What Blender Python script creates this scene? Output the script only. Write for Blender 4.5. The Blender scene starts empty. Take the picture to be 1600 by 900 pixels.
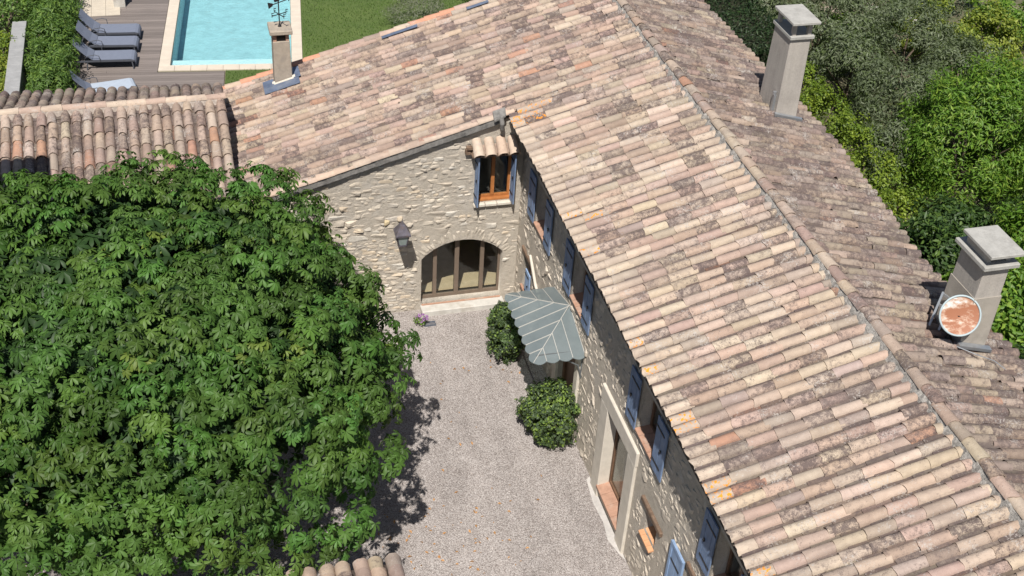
import bpy, bmesh, math, random
import numpy as np
from mathutils import Vector, Matrix

# ------------------------------------------------------------------ scene, camera, light
scene = bpy.context.scene
col = scene.collection
CAM = np.array([-7.231, -23.1355, 18.3878])
FPX = 1933.594
_p, _r, _y = 0.640348537, 0.069229344, 0.300899418
_f = np.array([math.sin(_y)*math.cos(_p), math.cos(_y)*math.cos(_p), -math.sin(_p)])
_rt = np.array([math.cos(_y), -math.sin(_y), 0.0])
_up = np.cross(_rt, _f)
CR = math.cos(_r)*_rt + math.sin(_r)*_up
CU = -math.sin(_r)*_rt + math.cos(_r)*_up
cam_d = bpy.data.cameras.new('camera')
cam_d.sensor_width = 36.0
cam_d.lens = FPX/1600*36.0
cam_d.clip_start = 0.1
cam_d.clip_end = 2000
cam = bpy.data.objects.new('camera', cam_d)
col.objects.link(cam)
M = Matrix.Identity(4)
for i in range(3):
    M[i][0], M[i][1], M[i][2], M[i][3] = CR[i], CU[i], -_f[i], CAM[i]
cam.matrix_world = M
scene.camera = cam

SUN = Vector((0.245, 0.60, -1.0)).normalized()
world = bpy.data.worlds.new('World')
scene.world = world
world.use_nodes = True
wn = world.node_tree
bg = wn.nodes['Background']
sky = wn.nodes.new('ShaderNodeTexSky')
sky.sky_type = 'NISHITA'
sky.sun_disc = False
sky.sun_elevation = math.asin(-SUN.z)
sky.sun_rotation = math.atan2(-SUN.x, -SUN.y)
wn.links.new(sky.outputs['Color'], bg.inputs['Color'])
bg.inputs['Strength'].default_value = 0.058
sun_d = bpy.data.lights.new('sun', 'SUN')
sun_d.energy = 4.9
sun_d.angle = math.radians(0.53)
sun_d.color = (1.0, 0.955, 0.89)
sun = bpy.data.objects.new('sun', sun_d)
sun.rotation_euler = SUN.to_track_quat('-Z', 'Y').to_euler()
sun.location = (-8, -25, 40)
col.objects.link(sun)
vs = scene.view_settings
vs.view_transform = 'Standard'
vs.look = 'None'
vs.exposure = 0.33
vs.gamma = 1.0
vs.use_curve_mapping = False
scene.render.engine = 'CYCLES'
scene.cycles.max_bounces = 8
scene.cycles.transparent_max_bounces = 12

rng = np.random.default_rng(7)
random.seed(7)
U = random.uniform


def project(P):
    d = np.asarray(P, float)-CAM
    z = d @ _f
    return np.stack([800+FPX*(d @ CR)/z, 450-FPX*(d @ CU)/z], -1)


# ------------------------------------------------------------------ object helpers
def tag(o, label=None, cat=None, group=None, kind=None):
    if label: o['label'] = label
    if cat: o['category'] = cat
    if group: o['group'] = group
    if kind: o['kind'] = kind
    return o


WL = {}


def empty(name, loc, label, cat, group=None):
    o = bpy.data.objects.new(name, None)
    o.location = loc
    o.empty_display_size = 0.3
    col.objects.link(o)
    WL[o.name] = np.array(loc, float)
    return tag(o, label, cat, group)


def np_mesh(name, V, F, mat, colr=None, lich=None, smooth=False):
    """F: (n,k) int array (all faces same size) or list of tuples"""
    me = bpy.data.meshes.new(name)
    V = np.asarray(V, np.float32)
    if isinstance(F, np.ndarray):
        n, k = F.shape
        me.vertices.add(len(V))
        me.vertices.foreach_set('co', V.ravel())
        me.loops.add(n*k)
        me.loops.foreach_set('vertex_index', F.astype(np.int32).ravel())
        me.polygons.add(n)
        me.polygons.foreach_set('loop_start', np.arange(0, n*k, k, dtype=np.int32))
        me.polygons.foreach_set('loop_total', np.full(n, k, np.int32))
        me.update(calc_edges=True)
    else:
        me.from_pydata([tuple(v) for v in V.tolist()], [], F)
        me.update()
    if colr is not None:
        a = me.color_attributes.new('col', 'FLOAT_COLOR', 'POINT')
        a.data.foreach_set('color', np.asarray(colr, np.float32).ravel())
    if lich is not None:
        a = me.attributes.new('lich', 'FLOAT', 'POINT')
        a.data.foreach_set('value', np.asarray(lich, np.float32).ravel())
    if smooth:
        me.polygons.foreach_set('use_smooth', np.ones(len(me.polygons), bool))
    if mat is not None:
        me.materials.append(mat)
    return me


def link(name, me, parent=None, loc=(0, 0, 0)):
    o = bpy.data.objects.new(name, me)
    col.objects.link(o)
    loc = np.array(loc, float)
    WL[o.name] = loc
    if parent is not None:
        o.parent = parent
        o.location = loc-WL[parent.name]
    else:
        o.location = loc
    return o


class MB:
    """collects shapes in world space, builds ONE mesh object"""
    def __init__(s):
        s.v = []; s.f = []; s.c = []

    def add(s, V, F, c=None):
        b = len(s.v)
        s.v += [tuple(map(float, v)) for v in V]
        s.f += [tuple(b+i for i in f) for f in F]
        if c is not None: s.c += [tuple(c)]*len(V)
        return s

    def box(s, lo, hi, c=None, ax=None, o=None):
        x0, y0, z0 = lo; x1, y1, z1 = hi
        V = [(x0, y0, z0), (x1, y0, z0), (x1, y1, z0), (x0, y1, z0), (x0, y0, z1), (x1, y0, z1), (x1, y1, z1), (x0, y1, z1)]
        if ax is not None:
            A = np.array(ax, float); V = (np.array(V) @ A)+(np.array(o) if o is not None else 0)
        return s.add(V, [(3, 2, 1, 0), (4, 5, 6, 7), (0, 1, 5, 4), (1, 2, 6, 5), (2, 3, 7, 6), (3, 0, 4, 7)], c)

    def bar(s, a, b, w, h=None, up=(0, 0, 1), c=None):
        a = np.array(a, float); b = np.array(b, float); h = h or w
        d = (b-a)/np.linalg.norm(b-a); u = np.array(up, float)
        sd = np.cross(d, u)
        if np.linalg.norm(sd) < 1e-4: sd = np.cross(d, (1, 0, 0))
        sd /= np.linalg.norm(sd); u = np.cross(sd, d)
        V = [q+sd*sx*w/2+u*sz*h/2 for q in (a, b) for sx, sz in ((-1, -1), (1, -1), (1, 1), (-1, 1))]
        return s.add(V, [(3, 2, 1, 0), (4, 5, 6, 7), (0, 1, 5, 4), (1, 2, 6, 5), (2, 3, 7, 6), (3, 0, 4, 7)], c)

    def tube(s, pts, rad, n=10, cap=True, c=None):
        pts = [np.array(q, float) for q in pts]
        if not hasattr(rad, '__len__'): rad = [rad]*len(pts)
        V = []; F = []
        for i, q in enumerate(pts):
            d = pts[min(i+1, len(pts)-1)]-pts[max(i-1, 0)]
            d /= np.linalg.norm(d)
            t = np.array((0, 0, 1.)) if abs(d[2]) < .9 else np.array((1., 0, 0))
            a = np.cross(d, t); a /= np.linalg.norm(a); b = np.cross(d, a)
            for k in range(n):
                g = 2*math.pi*k/n
                V.append(q+(a*math.cos(g)+b*math.sin(g))*rad[i])
        for i in range(len(pts)-1):
            for k in range(n):
                F.append((i*n+k, i*n+(k+1) % n, (i+1)*n+(k+1) % n, (i+1)*n+k))
        if cap:
            F.append(tuple(range(n))[::-1]); F.append(tuple((len(pts)-1)*n+k for k in range(n)))
        return s.add(V, F, c)

    def prism(s, poly, d, c=None):
        """poly: list of 3d points, extruded by vector d"""
        n = len(poly); P = [np.array(q, float) for q in poly]; d = np.array(d, float)
        V = P+[q+d for q in P]
        F = [tuple(range(n))[::-1], tuple(range(n, 2*n))]+[(i, (i+1) % n, n+(i+1) % n, n+i) for i in range(n)]
        return s.add(V, F, c)

    def build(s, name, mat, parent=None, smooth=False, bevel=0.0):
        V = np.array(s.v); cen = (V.min(0)+V.max(0))/2; cen[2] = V[:, 2].min()
        me = np_mesh(name, V-cen, s.f, mat, s.c if s.c else None, smooth=smooth)
        bm = bmesh.new(); bm.from_mesh(me)
        bmesh.ops.recalc_face_normals(bm, faces=bm.faces)
        if bevel:
            bmesh.ops.bevel(bm, geom=[e for e in bm.edges if e.is_manifold and e.calc_face_angle(0) > .6], offset=bevel, segments=1, affect='EDGES', profile=.5)
        bm.to_mesh(me); bm.free()
        return link(name, me, parent, cen)


def pieces_emit(name, stuff_name, pieces, mat, parent, maxn=300, smooth=False):
    """pieces: list of (V,F,C,L); the ones largest in the picture become objects, the rest one joined part"""
    sc = []
    for V, F, C, L in pieces:
        V = np.asarray(V); q = project(V); lo, hi = q.min(0), q.max(0); c = (lo+hi)/2
        a = (hi-lo).prod()
        if not (-5 < c[0] < 1605 and -5 < c[1] < 905): a = -1
        sc.append(a)
    order = np.argsort(-np.array(sc))
    k = min(maxn, len(pieces))
    if k < len(pieces):
        while k > 0 and sc[order[k-1]] < 0: k -= 1
    for i in order[:k]:
        V, F, C, L = pieces[i]; V = np.asarray(V); cen = V.mean(0)
        link(name, np_mesh(name, V-cen, F, mat, C, L, smooth), parent, cen)
    rest = order[k:]
    if len(rest):
        Vs, Fs, Cs, Ls = [], [], [], []; b = 0
        for i in rest:
            V, F, C, L = pieces[i]
            Vs.append(V); Fs += [tuple(b+j for j in f) for f in F]; Cs.append(C)
            if L is not None: Ls.append(L)
            b += len(V)
        V = np.concatenate(Vs)
        o = link(stuff_name, np_mesh(stuff_name, V, Fs, mat, np.concatenate(Cs), np.concatenate(Ls) if Ls else None, smooth), parent, (0, 0, 0))
        o['kind'] = 'stuff'


# ------------------------------------------------------------------ materials
def new_mat(name):
    m = bpy.data.materials.new(name); m.use_nodes = True
    nt = m.node_tree
    return m, nt, nt.nodes['Principled BSDF']


class NT:
    def __init__(s, nt):
        s.nt = nt; s.co = None

    def n(s, t, **kw):
        x = s.nt.nodes.new(t)
        for k, v in kw.items():
            if hasattr(x, k) and k not in x.inputs: setattr(x, k, v)
            else: x.inputs[k].default_value = v
        return x

    def l(s, a, b): s.nt.links.new(a, b)

    def pos(s):
        if s.co is None: s.co = s.n('ShaderNodeNewGeometry').outputs['Position']
        return s.co

    def noise(s, scale, detail=4, rough=.6, vec=None):
        x = s.n('ShaderNodeTexNoise', Scale=scale, Detail=detail, Roughness=rough)
        s.l(vec if vec is not None else s.pos(), x.inputs['Vector'])
        return x.outputs['Fac']

    def ramp(s, fac, *stops):
        x = s.n('ShaderNodeValToRGB'); e = x.color_ramp.elements
        while len(e) < len(stops): e.new(.5)
        for el, (p, c) in zip(e, stops):
            el.position = p; el.color = c if len(c) == 4 else (*c, 1)
        s.l(fac, x.inputs['Fac']); return x.outputs['Color']

    def mix(s, fac, a, b, mode='MIX'):
        x = s.n('ShaderNodeMix', data_type='RGBA', blend_type=mode)
        for so, v in ((x.inputs['Factor'], fac), (x.inputs['A'] if 0 else x.inputs[6], a), (x.inputs[7], b)):
            if hasattr(v, 'is_linked') or isinstance(v, bpy.types.NodeSocket): s.l(v, so)
            elif isinstance(v, (int, float)): so.default_value = v
            else: so.default_value = v if len(v) == 4 else (*v, 1)
        return x.outputs[2]

    def math(s, op, a, b=0.0):
        x = s.n('ShaderNodeMath', operation=op)
        for i, v in enumerate((a, b)):
            if isinstance(v, bpy.types.NodeSocket): s.l(v, x.inputs[i])
            else: x.inputs[i].default_value = v
        return x.outputs[0]

    def bump(s, h, strength, dist, bsdf):
        x = s.n('ShaderNodeBump', Strength=strength, Distance=dist)
        s.l(h, x.inputs['Height']); s.l(x.outputs['Normal'], bsdf.inputs['Normal'])


def simple_mat(name, c, rough=.8, var=.15, scale=6, metal=0.0, bump=.0, spec=.3, dirt=None, fine=40):
    m, nt, b = new_mat(name); t = NT(nt)
    n = t.noise(scale, 5, .65)
    dk = tuple(x*(1-var) for x in c); lt = tuple(min(1, x*(1+var)) for x in c)
    cc = t.ramp(n, (.3, dk), (.7, lt))
    if dirt:
        n2 = t.noise(scale*.45, 6, .7)
        cc = t.mix(t.ramp(n2, (.52, (0, 0, 0)), (.68, (1, 1, 1))), cc, dirt)
    t.l(cc, b.inputs['Base Color'])
    b.inputs['Roughness'].default_value = rough; b.inputs['Metallic'].default_value = metal
    b.inputs['Specular IOR Level'].default_value = spec
    if bump: t.bump(t.noise(fine, 5, .7), bump, .02, b)
    return m


def tile_mat():
    m, nt, b = new_mat('weathered_clay_tile'); t = NT(nt)
    a = t.n('ShaderNodeAttribute', attribute_name='col'); li = t.n('ShaderNodeAttribute', attribute_name='lich')
    base = a.outputs['Color']
    n1 = t.noise(9, 5, .7)
    base = t.mix(1.0, base, t.ramp(n1, (.3, (.87, .85, .84)), (.72, (1.10, 1.10, 1.09))), 'MULTIPLY')
    # soot and dark lichen, amount set per tile
    n2 = t.noise(11, 8, .8); n3 = t.noise(60, 4, .7)
    f = t.math('ADD', t.math('MULTIPLY', n2, 0.72), t.math('MULTIPLY', n3, .28))
    f = t.math('ADD', f, t.math('MULTIPLY', a.outputs['Alpha'], .25))
    f = t.math('ADD', f, t.math('MULTIPLY', t.math('SUBTRACT', t.noise(2.6, 3, .6), .5), .22))
    base = t.mix(t.ramp(f, (.635, (0, 0, 0)), (.765, (.88, .88, .88))), base, (.092, .07, .068))
    mp = t.n('ShaderNodeMapping'); mp.inputs['Scale'].default_value = (.55, 1.6, .8); t.l(t.pos(), mp.inputs['Vector'])
    st = t.noise(1.1, 6, .68, mp.outputs[0])
    base = t.mix(t.ramp(st, (.50, (0, 0, 0)), (.70, (.55, .55, .55))), base, (.21, .165, .145))
    # pale grey crust
    n4 = t.noise(28, 7, .75); n5 = t.noise(2.3, 3, .5)
    g = t.math('ADD', t.math('MULTIPLY', n4, .7), t.math('MULTIPLY', n5, .45))
    base = t.mix(t.ramp(g, (.64, (0, 0, 0)), (.72, (.75, .75, .75))), base, (.43, .40, .37))
    v = t.n('ShaderNodeTexVoronoi', Scale=21.0); t.l(t.pos(), v.inputs['Vector'])
    sp = t.ramp(v.outputs['Distance'], (.10, (1, 1, 1)), (.15, (0, 0, 0)))
    spk = t.math('MULTIPLY', sp, t.ramp(t.noise(3.1, 2), (.56, (0, 0, 0)), (.62, (1, 1, 1))))
    base = t.mix(spk, base, (.10, .085, .08))
    # orange lichen
    o1 = t.math('MULTIPLY', t.ramp(t.noise(16, 5, .6), (.55, (0, 0, 0)), (.60, (1, 1, 1))), li.outputs['Fac'])
    base = t.mix(o1, base, (.72, .27, .03))
    t.l(base, b.inputs['Base Color'])
    b.inputs['Roughness'].default_value = .9; b.inputs['Specular IOR Level'].default_value = .2
    t.bump(t.math('ADD', t.noise(38, 6, .7), t.math('MULTIPLY', n2, .8)), .55, .012, b)
    return m


def stone_mat(name, bs=.5):
    m, nt, b = new_mat(name); t = NT(nt)
    a = t.n('ShaderNodeAttribute', attribute_name='col')
    n1 = t.noise(14, 6, .7); n2 = t.noise(3, 3, .5)
    c = t.mix(1.0, a.outputs['Color'], t.ramp(n1, (.28, (.78, .77, .76)), (.72, (1.12, 1.11, 1.09))), 'MULTIPLY')
    c = t.mix(t.ramp(n2, (.45, (0, 0, 0)), (.75, (.45, .45, .45))), c, (.45, .40, .33))
    t.l(c, b.inputs['Base Color']); b.inputs['Roughness'].default_value = .92; b.inputs['Specular IOR Level'].default_value = .2
    t.bump(t.math('ADD', t.noise(45, 7, .75), n1), .7, .02, b)
    return m


def mortar_mat():
    m, nt, b = new_mat('lime_mortar'); t = NT(nt)
    n1 = t.noise(5, 6, .7); n2 = t.noise(50, 5, .7)
    c = t.ramp(n1, (.28, (.43, .39, .335)), (.5, (.52, .47, .40)), (.74, (.585, .535, .465)))
    c = t.mix(1.0, c, t.ramp(n2, (.3, (.72, .71, .7)), (.65, (1.06, 1.05, 1.04))), 'MULTIPLY')
    c = t.mix(t.ramp(t.noise(1.3, 5, .65), (.5, (0, 0, 0)), (.72, (.5, .5, .5))), c, (.48, .45, .41))
    t.l(c, b.inputs['Base Color']); b.inputs['Roughness'].default_value = .95; b.inputs['Specular IOR Level'].default_value = .15
    t.bump(t.math('ADD', t.math('MULTIPLY', t.noise(11, 6, .72), 1.6), n2), .75, .03, b)
    return m


def gravel_mat():
    m, nt, b = new_mat('courtyard_gravel'); t = NT(nt)
    v = t.n('ShaderNodeTexVoronoi', Scale=52.0); t.l(t.pos(), v.inputs['Vector'])
    bw = t.n('ShaderNodeSeparateColor'); t.l(v.outputs['Color'], bw.inputs['Color'])
    c = t.ramp(bw.outputs[0], (0, (.25, .225, .215)), (.35, (.365, .333, .32)), (.7, (.415, .383, .37)), (1, (.53, .50, .485)))
    c = t.mix(t.ramp(v.outputs['Distance'], (.45, (0, 0, 0)), (.8, (.75, .75, .75))), c, (.15, .13, .12))
    mpp = t.n('ShaderNodeMapping'); mpp.inputs['Scale'].default_value = (1.0, .28, 1); t.l(t.pos(), mpp.inputs['Vector'])
    n = t.noise(1.1, 5, .6, mpp.outputs[0]); n2 = t.noise(3.0, 4, .6)
    c = t.mix(1.0, c, t.ramp(n, (.32, (.84, .83, .82)), (.68, (1.16, 1.15, 1.14))), 'MULTIPLY')
    c = t.mix(1.0, c, t.ramp(n2, (.3, (.9, .89, .88)), (.7, (1.07, 1.07, 1.07))), 'MULTIPLY')
    t.l(c, b.inputs['Base Color']); b.inputs['Roughness'].default_value = .95; b.inputs['Specular IOR Level'].default_value = .15
    inv = t.math('SUBTRACT', 1.0, v.outputs['Distance'])
    t.bump(inv, .8, .02, b)
    return m


def attr_mat(name, rough=.9, lo=.8, hi=1.15, scale=20):
    m, nt, b = new_mat(name); t = NT(nt)
    a = t.n('ShaderNodeAttribute', attribute_name='col')
    c = t.mix(1.0, a.outputs['Color'], t.ramp(t.noise(scale, 4), (.3, (lo,)*3), (.7, (hi,)*3)), 'MULTIPLY')
    t.l(c, b.inputs['Base Color']); b.inputs['Roughness'].default_value = rough; b.inputs['Specular IOR Level'].default_value = .25
    return m


def leaf_mat(name, rough=.45, trans=.3, spec=.35):
    m, nt, b = new_mat(name); t = NT(nt)
    a = t.n('ShaderNodeAttribute', attribute_name='col')
    t.l(a.outputs['Color'], b.inputs['Base Color'])
    b.inputs['Roughness'].default_value = rough; b.inputs['Specular IOR Level'].default_value = spec
    tr = t.n('ShaderNodeBsdfTranslucent')
    t.l(t.mix(1.0, a.outputs['Color'], (1.5, 1.7, .6), 'MULTIPLY'), tr.inputs['Color'])
    mx = t.n('ShaderNodeMixShader', Fac=trans)
    t.l(b.outputs[0], mx.inputs[1]); t.l(tr.outputs[0], mx.inputs[2])
    t.l(mx.outputs[0], nt.nodes['Material Output'].inputs['Surface'])
    return m


def glass_mat(name, tint=(.86, .9, .9), refl=.12):
    m, nt, b = new_mat(name); t = NT(nt)
    tr = t.n('ShaderNodeBsdfTransparent', Color=(*tint, 1)); gl = t.n('ShaderNodeBsdfGlossy', Roughness=.02)
    fr = t.n('ShaderNodeLayerWeight', Blend=.5)
    mx = t.n('ShaderNodeMixShader'); t.l(t.math('ADD', t.math('MULTIPLY', t.math('POWER', fr.outputs['Facing'], 4.0), .7), refl*.4), mx.inputs[0])
    t.l(tr.outputs[0], mx.inputs[1]); t.l(gl.outputs[0], mx.inputs[2])
    t.l(mx.outputs[0], nt.nodes['Material Output'].inputs['Surface'])
    return m


def canopy_mat():
    m, nt, b = new_mat('frosted_canopy_glass'); t = NT(nt)
    n = t.noise(2.5, 5, .6); n2 = t.noise(14, 5, .7)
    c = t.ramp(n, (.3, (.19, .225, .235)), (.7, (.245, .28, .29)))
    c = t.mix(t.ramp(n2, (.52, (0, 0, 0)), (.75, (.3, .3, .3))), c, (.30, .32, .32))
    t.l(c, b.inputs['Base Color']); b.inputs['Roughness'].default_value = .28; b.inputs['Specular IOR Level'].default_value = .5
    tr = t.n('ShaderNodeBsdfTransparent', Color=(.75, .82, .8, 1))
    mx = t.n('ShaderNodeMixShader', Fac=.36)
    t.l(b.outputs[0], mx.inputs[1]); t.l(tr.outputs[0], mx.inputs[2])
    t.l(mx.outputs[0], nt.nodes['Material Output'].inputs['Surface'])
    return m


def water_mat():
    m, nt, b = new_mat('pool_water'); t = NT(nt)
    tr = t.n('ShaderNodeBsdfTransparent', Color=(.86, .955, .965, 1)); gl = t.n('ShaderNodeBsdfGlossy', Roughness=.03)
    fr = t.n('ShaderNodeLayerWeight', Blend=.5)
    bp = t.n('ShaderNodeBump', Strength=.6, Distance=.06)
    w = t.n('ShaderNodeTexNoise', Scale=3.2, Detail=3.0, Distortion=1.2); t.l(t.pos(), w.inputs['Vector'])
    t.l(w.outputs['Fac'], bp.inputs['Height']); t.l(bp.outputs[0], gl.inputs['Normal']); t.l(bp.outputs[0], fr.inputs['Normal']); fac_ = t.math('ADD', t.math('MULTIPLY', t.math('POWER', fr.outputs['Facing'], 5.0), .8), .02)
    mx = t.n('ShaderNodeMixShader'); t.l(fac_, mx.inputs[0]); t.l(tr.outputs[0], mx.inputs[1]); t.l(gl.outputs[0], mx.inputs[2])
    t.l(mx.outputs[0], nt.nodes['Material Output'].inputs['Surface'])
    return m


def rust_mat():
    m, nt, b = new_mat('rusting_white_enamel'); t = NT(nt)
    mp = t.n('ShaderNodeMapping'); mp.inputs['Rotation'].default_value = (0, .5, 0); mp.inputs['Scale'].default_value = (2.2, 2.2, 5.0)
    t.l(t.pos(), mp.inputs['Vector'])
    n = t.noise(1.5, 5, .62, mp.outputs[0]); n2 = t.noise(40, 4, .6)
    vd = t.n('ShaderNodeVectorMath', operation='DISTANCE'); t.l(t.pos(), vd.inputs[0]); vd.inputs[1].default_value = (4.40, -10.02, 6.53)
    f = t.math('ADD', n, t.math('MULTIPLY', n2, .12)); f = t.math('ADD', f, t.math('MULTIPLY', t.math('SUBTRACT', .27, vd.outputs['Value']), .30))
    c = t.ramp(f, (.42, (.62, .62, .60)), (.50, (.50, .34, .25)), (.60, (.31, .125, .065)))
    t.l(c, b.inputs['Base Color']); b.inputs['Roughness'].default_value = .6
    return m


def grass_mat():
    m, nt, b = new_mat('mown_lawn'); t = NT(nt)
    n = t.noise(.8, 5, .6); n2 = t.noise(45, 4, .7); n3 = t.noise(9, 4, .6)
    c = t.ramp(n, (.3, (.07, .115, .022)), (.7, (.105, .15, .034)))
    c = t.mix(1.0, c, t.ramp(n2, (.3, (.6, .6, .6)), (.7, (1.35, 1.35, 1.3))), 'MULTIPLY')
    c = t.mix(t.ramp(n3, (.6, (0, 0, 0)), (.8, (.4, .4, .4))), c, (.15, .14, .06))
    t.l(c, b.inputs['Base Color']); b.inputs['Roughness'].default_value = .9
    t.bump(n2, .8, .04, b)
    return m


def earth_mat():
    m, nt, b = new_mat('dry_garden_earth'); t = NT(nt)
    n = t.noise(.45, 6, .65); n2 = t.noise(25, 5, .7)
    c = t.ramp(n, (.42, (.065, .075, .028)), (.56, (.17, .145, .095)), (.68, (.38, .305, .24)))
    c = t.mix(1.0, c, t.ramp(n2, (.3, (.7, .7, .7)), (.7, (1.2, 1.2, 1.2))), 'MULTIPLY')
    t.l(c, b.inputs['Base Color']); b.inputs['Roughness'].default_value = .95
    t.bump(n2, .7, .04, b)
    return m


def plank_mat(name, c, scale=(1.2, 30, 30), rough=.8):
    m, nt, b = new_mat(name); t = NT(nt)
    a = t.n('ShaderNodeAttribute', attribute_name='col')
    mp = t.n('ShaderNodeMapping'); mp.inputs['Scale'].default_value = scale; t.l(t.pos(), mp.inputs['Vector'])
    n = t.noise(1.0, 5, .7, mp.outputs[0])
    cc = t.mix(1.0, a.outputs['Color'], t.ramp(n, (.3, (.75, .75, .75)), (.7, (1.15, 1.15, 1.15))), 'MULTIPLY')
    t.l(cc, b.inputs['Base Color']); b.inputs['Roughness'].default_value = rough
    return m


TILE = tile_mat(); STONE = stone_mat('rubble_stone'); MORTAR = mortar_mat(); GRAVEL = gravel_mat()
LEAF = leaf_mat('chestnut_leaf', .5, .22, .24); LEAF2 = leaf_mat('shrub_leaf', .5, .28)
GLASS = glass_mat('window_glass'); CANOPY = canopy_mat(); WATER = water_mat(); RUST = rust_mat()
GRASS = grass_mat(); EARTH = earth_mat()
BLUE = simple_mat('faded_blue_paint', (.155, .215, .335), .6, .22, 5, dirt=(.21, .265, .37))
BLUE_LIT = simple_mat('sunlit_blue_paint', (.25, .35, .52), .6, .15, 5)  # lighter copy of the shutter blue, sunshine put into the colour
WOOD = simple_mat('varnished_orange_wood', (.36, .14, .045), .45, .2, 7)
WOOD_DK = simple_mat('dark_brown_door_wood', (.15, .088, .055), .5, .2, 7)
WOOD_OLD = simple_mat('old_weathered_beam', (.17, .115, .08), .85, .35, 9, bump=.6)
BRONZE = simple_mat('brown_door_frame', (.165, .125, .095), .45, .12, 5)
LIME = simple_mat('pale_limestone', (.58, .53, .455), .85, .10, 5, bump=.4)
LIMEGREY = simple_mat('grey_limestone_step', (.50, .48, .44), .85, .16, 4, bump=.4, dirt=(.40, .36, .31))
def streak_mat(name, c, d):
    m, nt, b = new_mat(name); t = NT(nt)
    mp = t.n('ShaderNodeMapping'); mp.inputs['Scale'].default_value = (5, 5, .55); t.l(t.pos(), mp.inputs['Vector'])
    n = t.noise(1.6, 6, .7, mp.outputs[0]); n2 = t.noise(30, 5, .7); n3 = t.noise(2.2, 5, .65)
    cc = t.ramp(n, (.38, c), (.72, d)); cc = t.mix(t.ramp(n3, (.5, (0, 0, 0)), (.7, (.6, .6, .6))), cc, tuple(x*.86 for x in d))
    cc = t.mix(1.0, cc, t.ramp(n2, (.3, (.88, .88, .88)), (.7, (1.07, 1.07, 1.07))), 'MULTIPLY')
    t.l(cc, b.inputs['Base Color']); b.inputs['Roughness'].default_value = .92; b.inputs['Specular IOR Level'].default_value = .2
    t.bump(t.math('ADD', n2, n3), .4, .02, b)
    return m


RENDER = streak_mat('chimney_render', (.42, .385, .345), (.34, .31, .28))
RENDER2 = simple_mat('chimney_render_rough', (.36, .325, .28), .92, .10, 3.5, bump=.5, fine=60, dirt=(.29, .262, .228))
RENDER3 = simple_mat('old_chimney_render', (.36, .305, .245), .92, .15, 6, bump=.5, dirt=(.27, .235, .20))
CONCRETE = simple_mat('cast_concrete', (.37, .36, .335), .9, .12, 6, bump=.4, dirt=(.29, .28, .26))
CEMENT = simple_mat('verge_cement', (.20, .19, .178), .92, .3, 9, bump=.8, dirt=(.11, .105, .10))
RIDGEMORTAR = simple_mat('ridge_mortar', (.33, .31, .285), .95, .4, 26, bump=1.0, dirt=(.20, .19, .175))
LEAD = simple_mat('zinc_flashing', (.155, .19, .27), .42, .22, 5, .35, dirt=(.25, .28, .33))
ALU = simple_mat('galvanised_metal', (.42, .44, .46), .4, .12, 8, .7)
IRON = simple_mat('black_wrought_iron', (.022, .021, .022), .5, .2, 10)
LANTERN = simple_mat('aged_lantern_metal', (.115, .105, .125), .5, .35, 9, .3, dirt=(.16, .11, .09))
LANTGLASS = simple_mat('milky_lantern_glass', (.24, .29, .275), .25, .15, 9, spec=.5)
WHITE = simple_mat('white_bar_paint', (.66, .65, .61), .5, .06, 6)
BARS = simple_mat('canopy_bar_paint', (.47, .455, .42), .5, .1, 6)
STEELGREY = simple_mat('canopy_ironwork', (.12, .13, .135), .5, .15, 6)
SLING = simple_mat('lounger_grey_sling', (.165, .185, .24), .65, .06, 8)
SLING_DK = simple_mat('lounger_charcoal_frame', (.075, .08, .095), .5, .1, 8)
CLOTH = simple_mat('pale_blue_towel', (.36, .41, .48), .8, .06, 8)
COPING = simple_mat('pool_coping_stone', (.56, .49, .405), .8, .08, 3, bump=.25)
POOLWALL = simple_mat('pool_white_step', (.74, .80, .80), .6, .03, 5)
POOLBED = simple_mat('pool_turquoise_liner', (.44, .59, .61), .6, .14, 2.6)
DECK = plank_mat('silvered_deck_board', (.3, .27, .25))
PAVING = simple_mat('beige_paving', (.50, .44, .36), .85, .1, 3, bump=.2)
BARK = simple_mat('chestnut_bark', (.13, .10, .075), .95, .35, 12, bump=1.0)
PLASTER = simple_mat('interior_plaster', (.40, .36, .31), .95, .05, 3)
FLOORTILE = simple_mat('terracotta_floor', (.62, .44, .27), .8, .12, 5)
BRICKSILL = simple_mat('terracotta_sill_tile', (.40, .235, .165), .85, .18, 7, bump=.4, dirt=(.42, .31, .245))
PALEWALL = simple_mat('garden_wall_render', (.27, .265, .265), .9, .08, 3, bump=.3)
WALLCAP = simple_mat('grey_stone_coping', (.30, .30, .30), .85, .12, 4, bump=.4)
RUSTPLATE = simple_mat('drain_grate_metal', (.12, .14, .18), .5, .2, 12, .4)
GRAVELBIT = attr_mat('loose_gravel', .95)
PETAL = attr_mat('flower_petal', .7)
UNDER = simple_mat('roof_underlay', (.075, .058, .05), .95, .2, 8)

# ------------------------------------------------------------------ house dimensions
XE, ZE, XR, ZR = -0.486, 5.28, 3.042, 6.336
S = (ZR-ZE)/(XR-XE)
YV, YVF, YB, YN = -0.06, -0.33, 5.25, -15.2
XL = -6.62
PITCH = .243
EXPO = .455


def xright(y):  # slightly wavy eave on the garden side
    ys = [-16, -10, -7.5, -5, -2.7, 0, 4.2, 6]; xs = [5.95, 5.9, 5.62, 5.92, 6.2, 6.14, 6.01, 6.0]
    return float(np.interp(y, ys, xs))


def zleft(x): return ZE+S*(x-XE)


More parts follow.
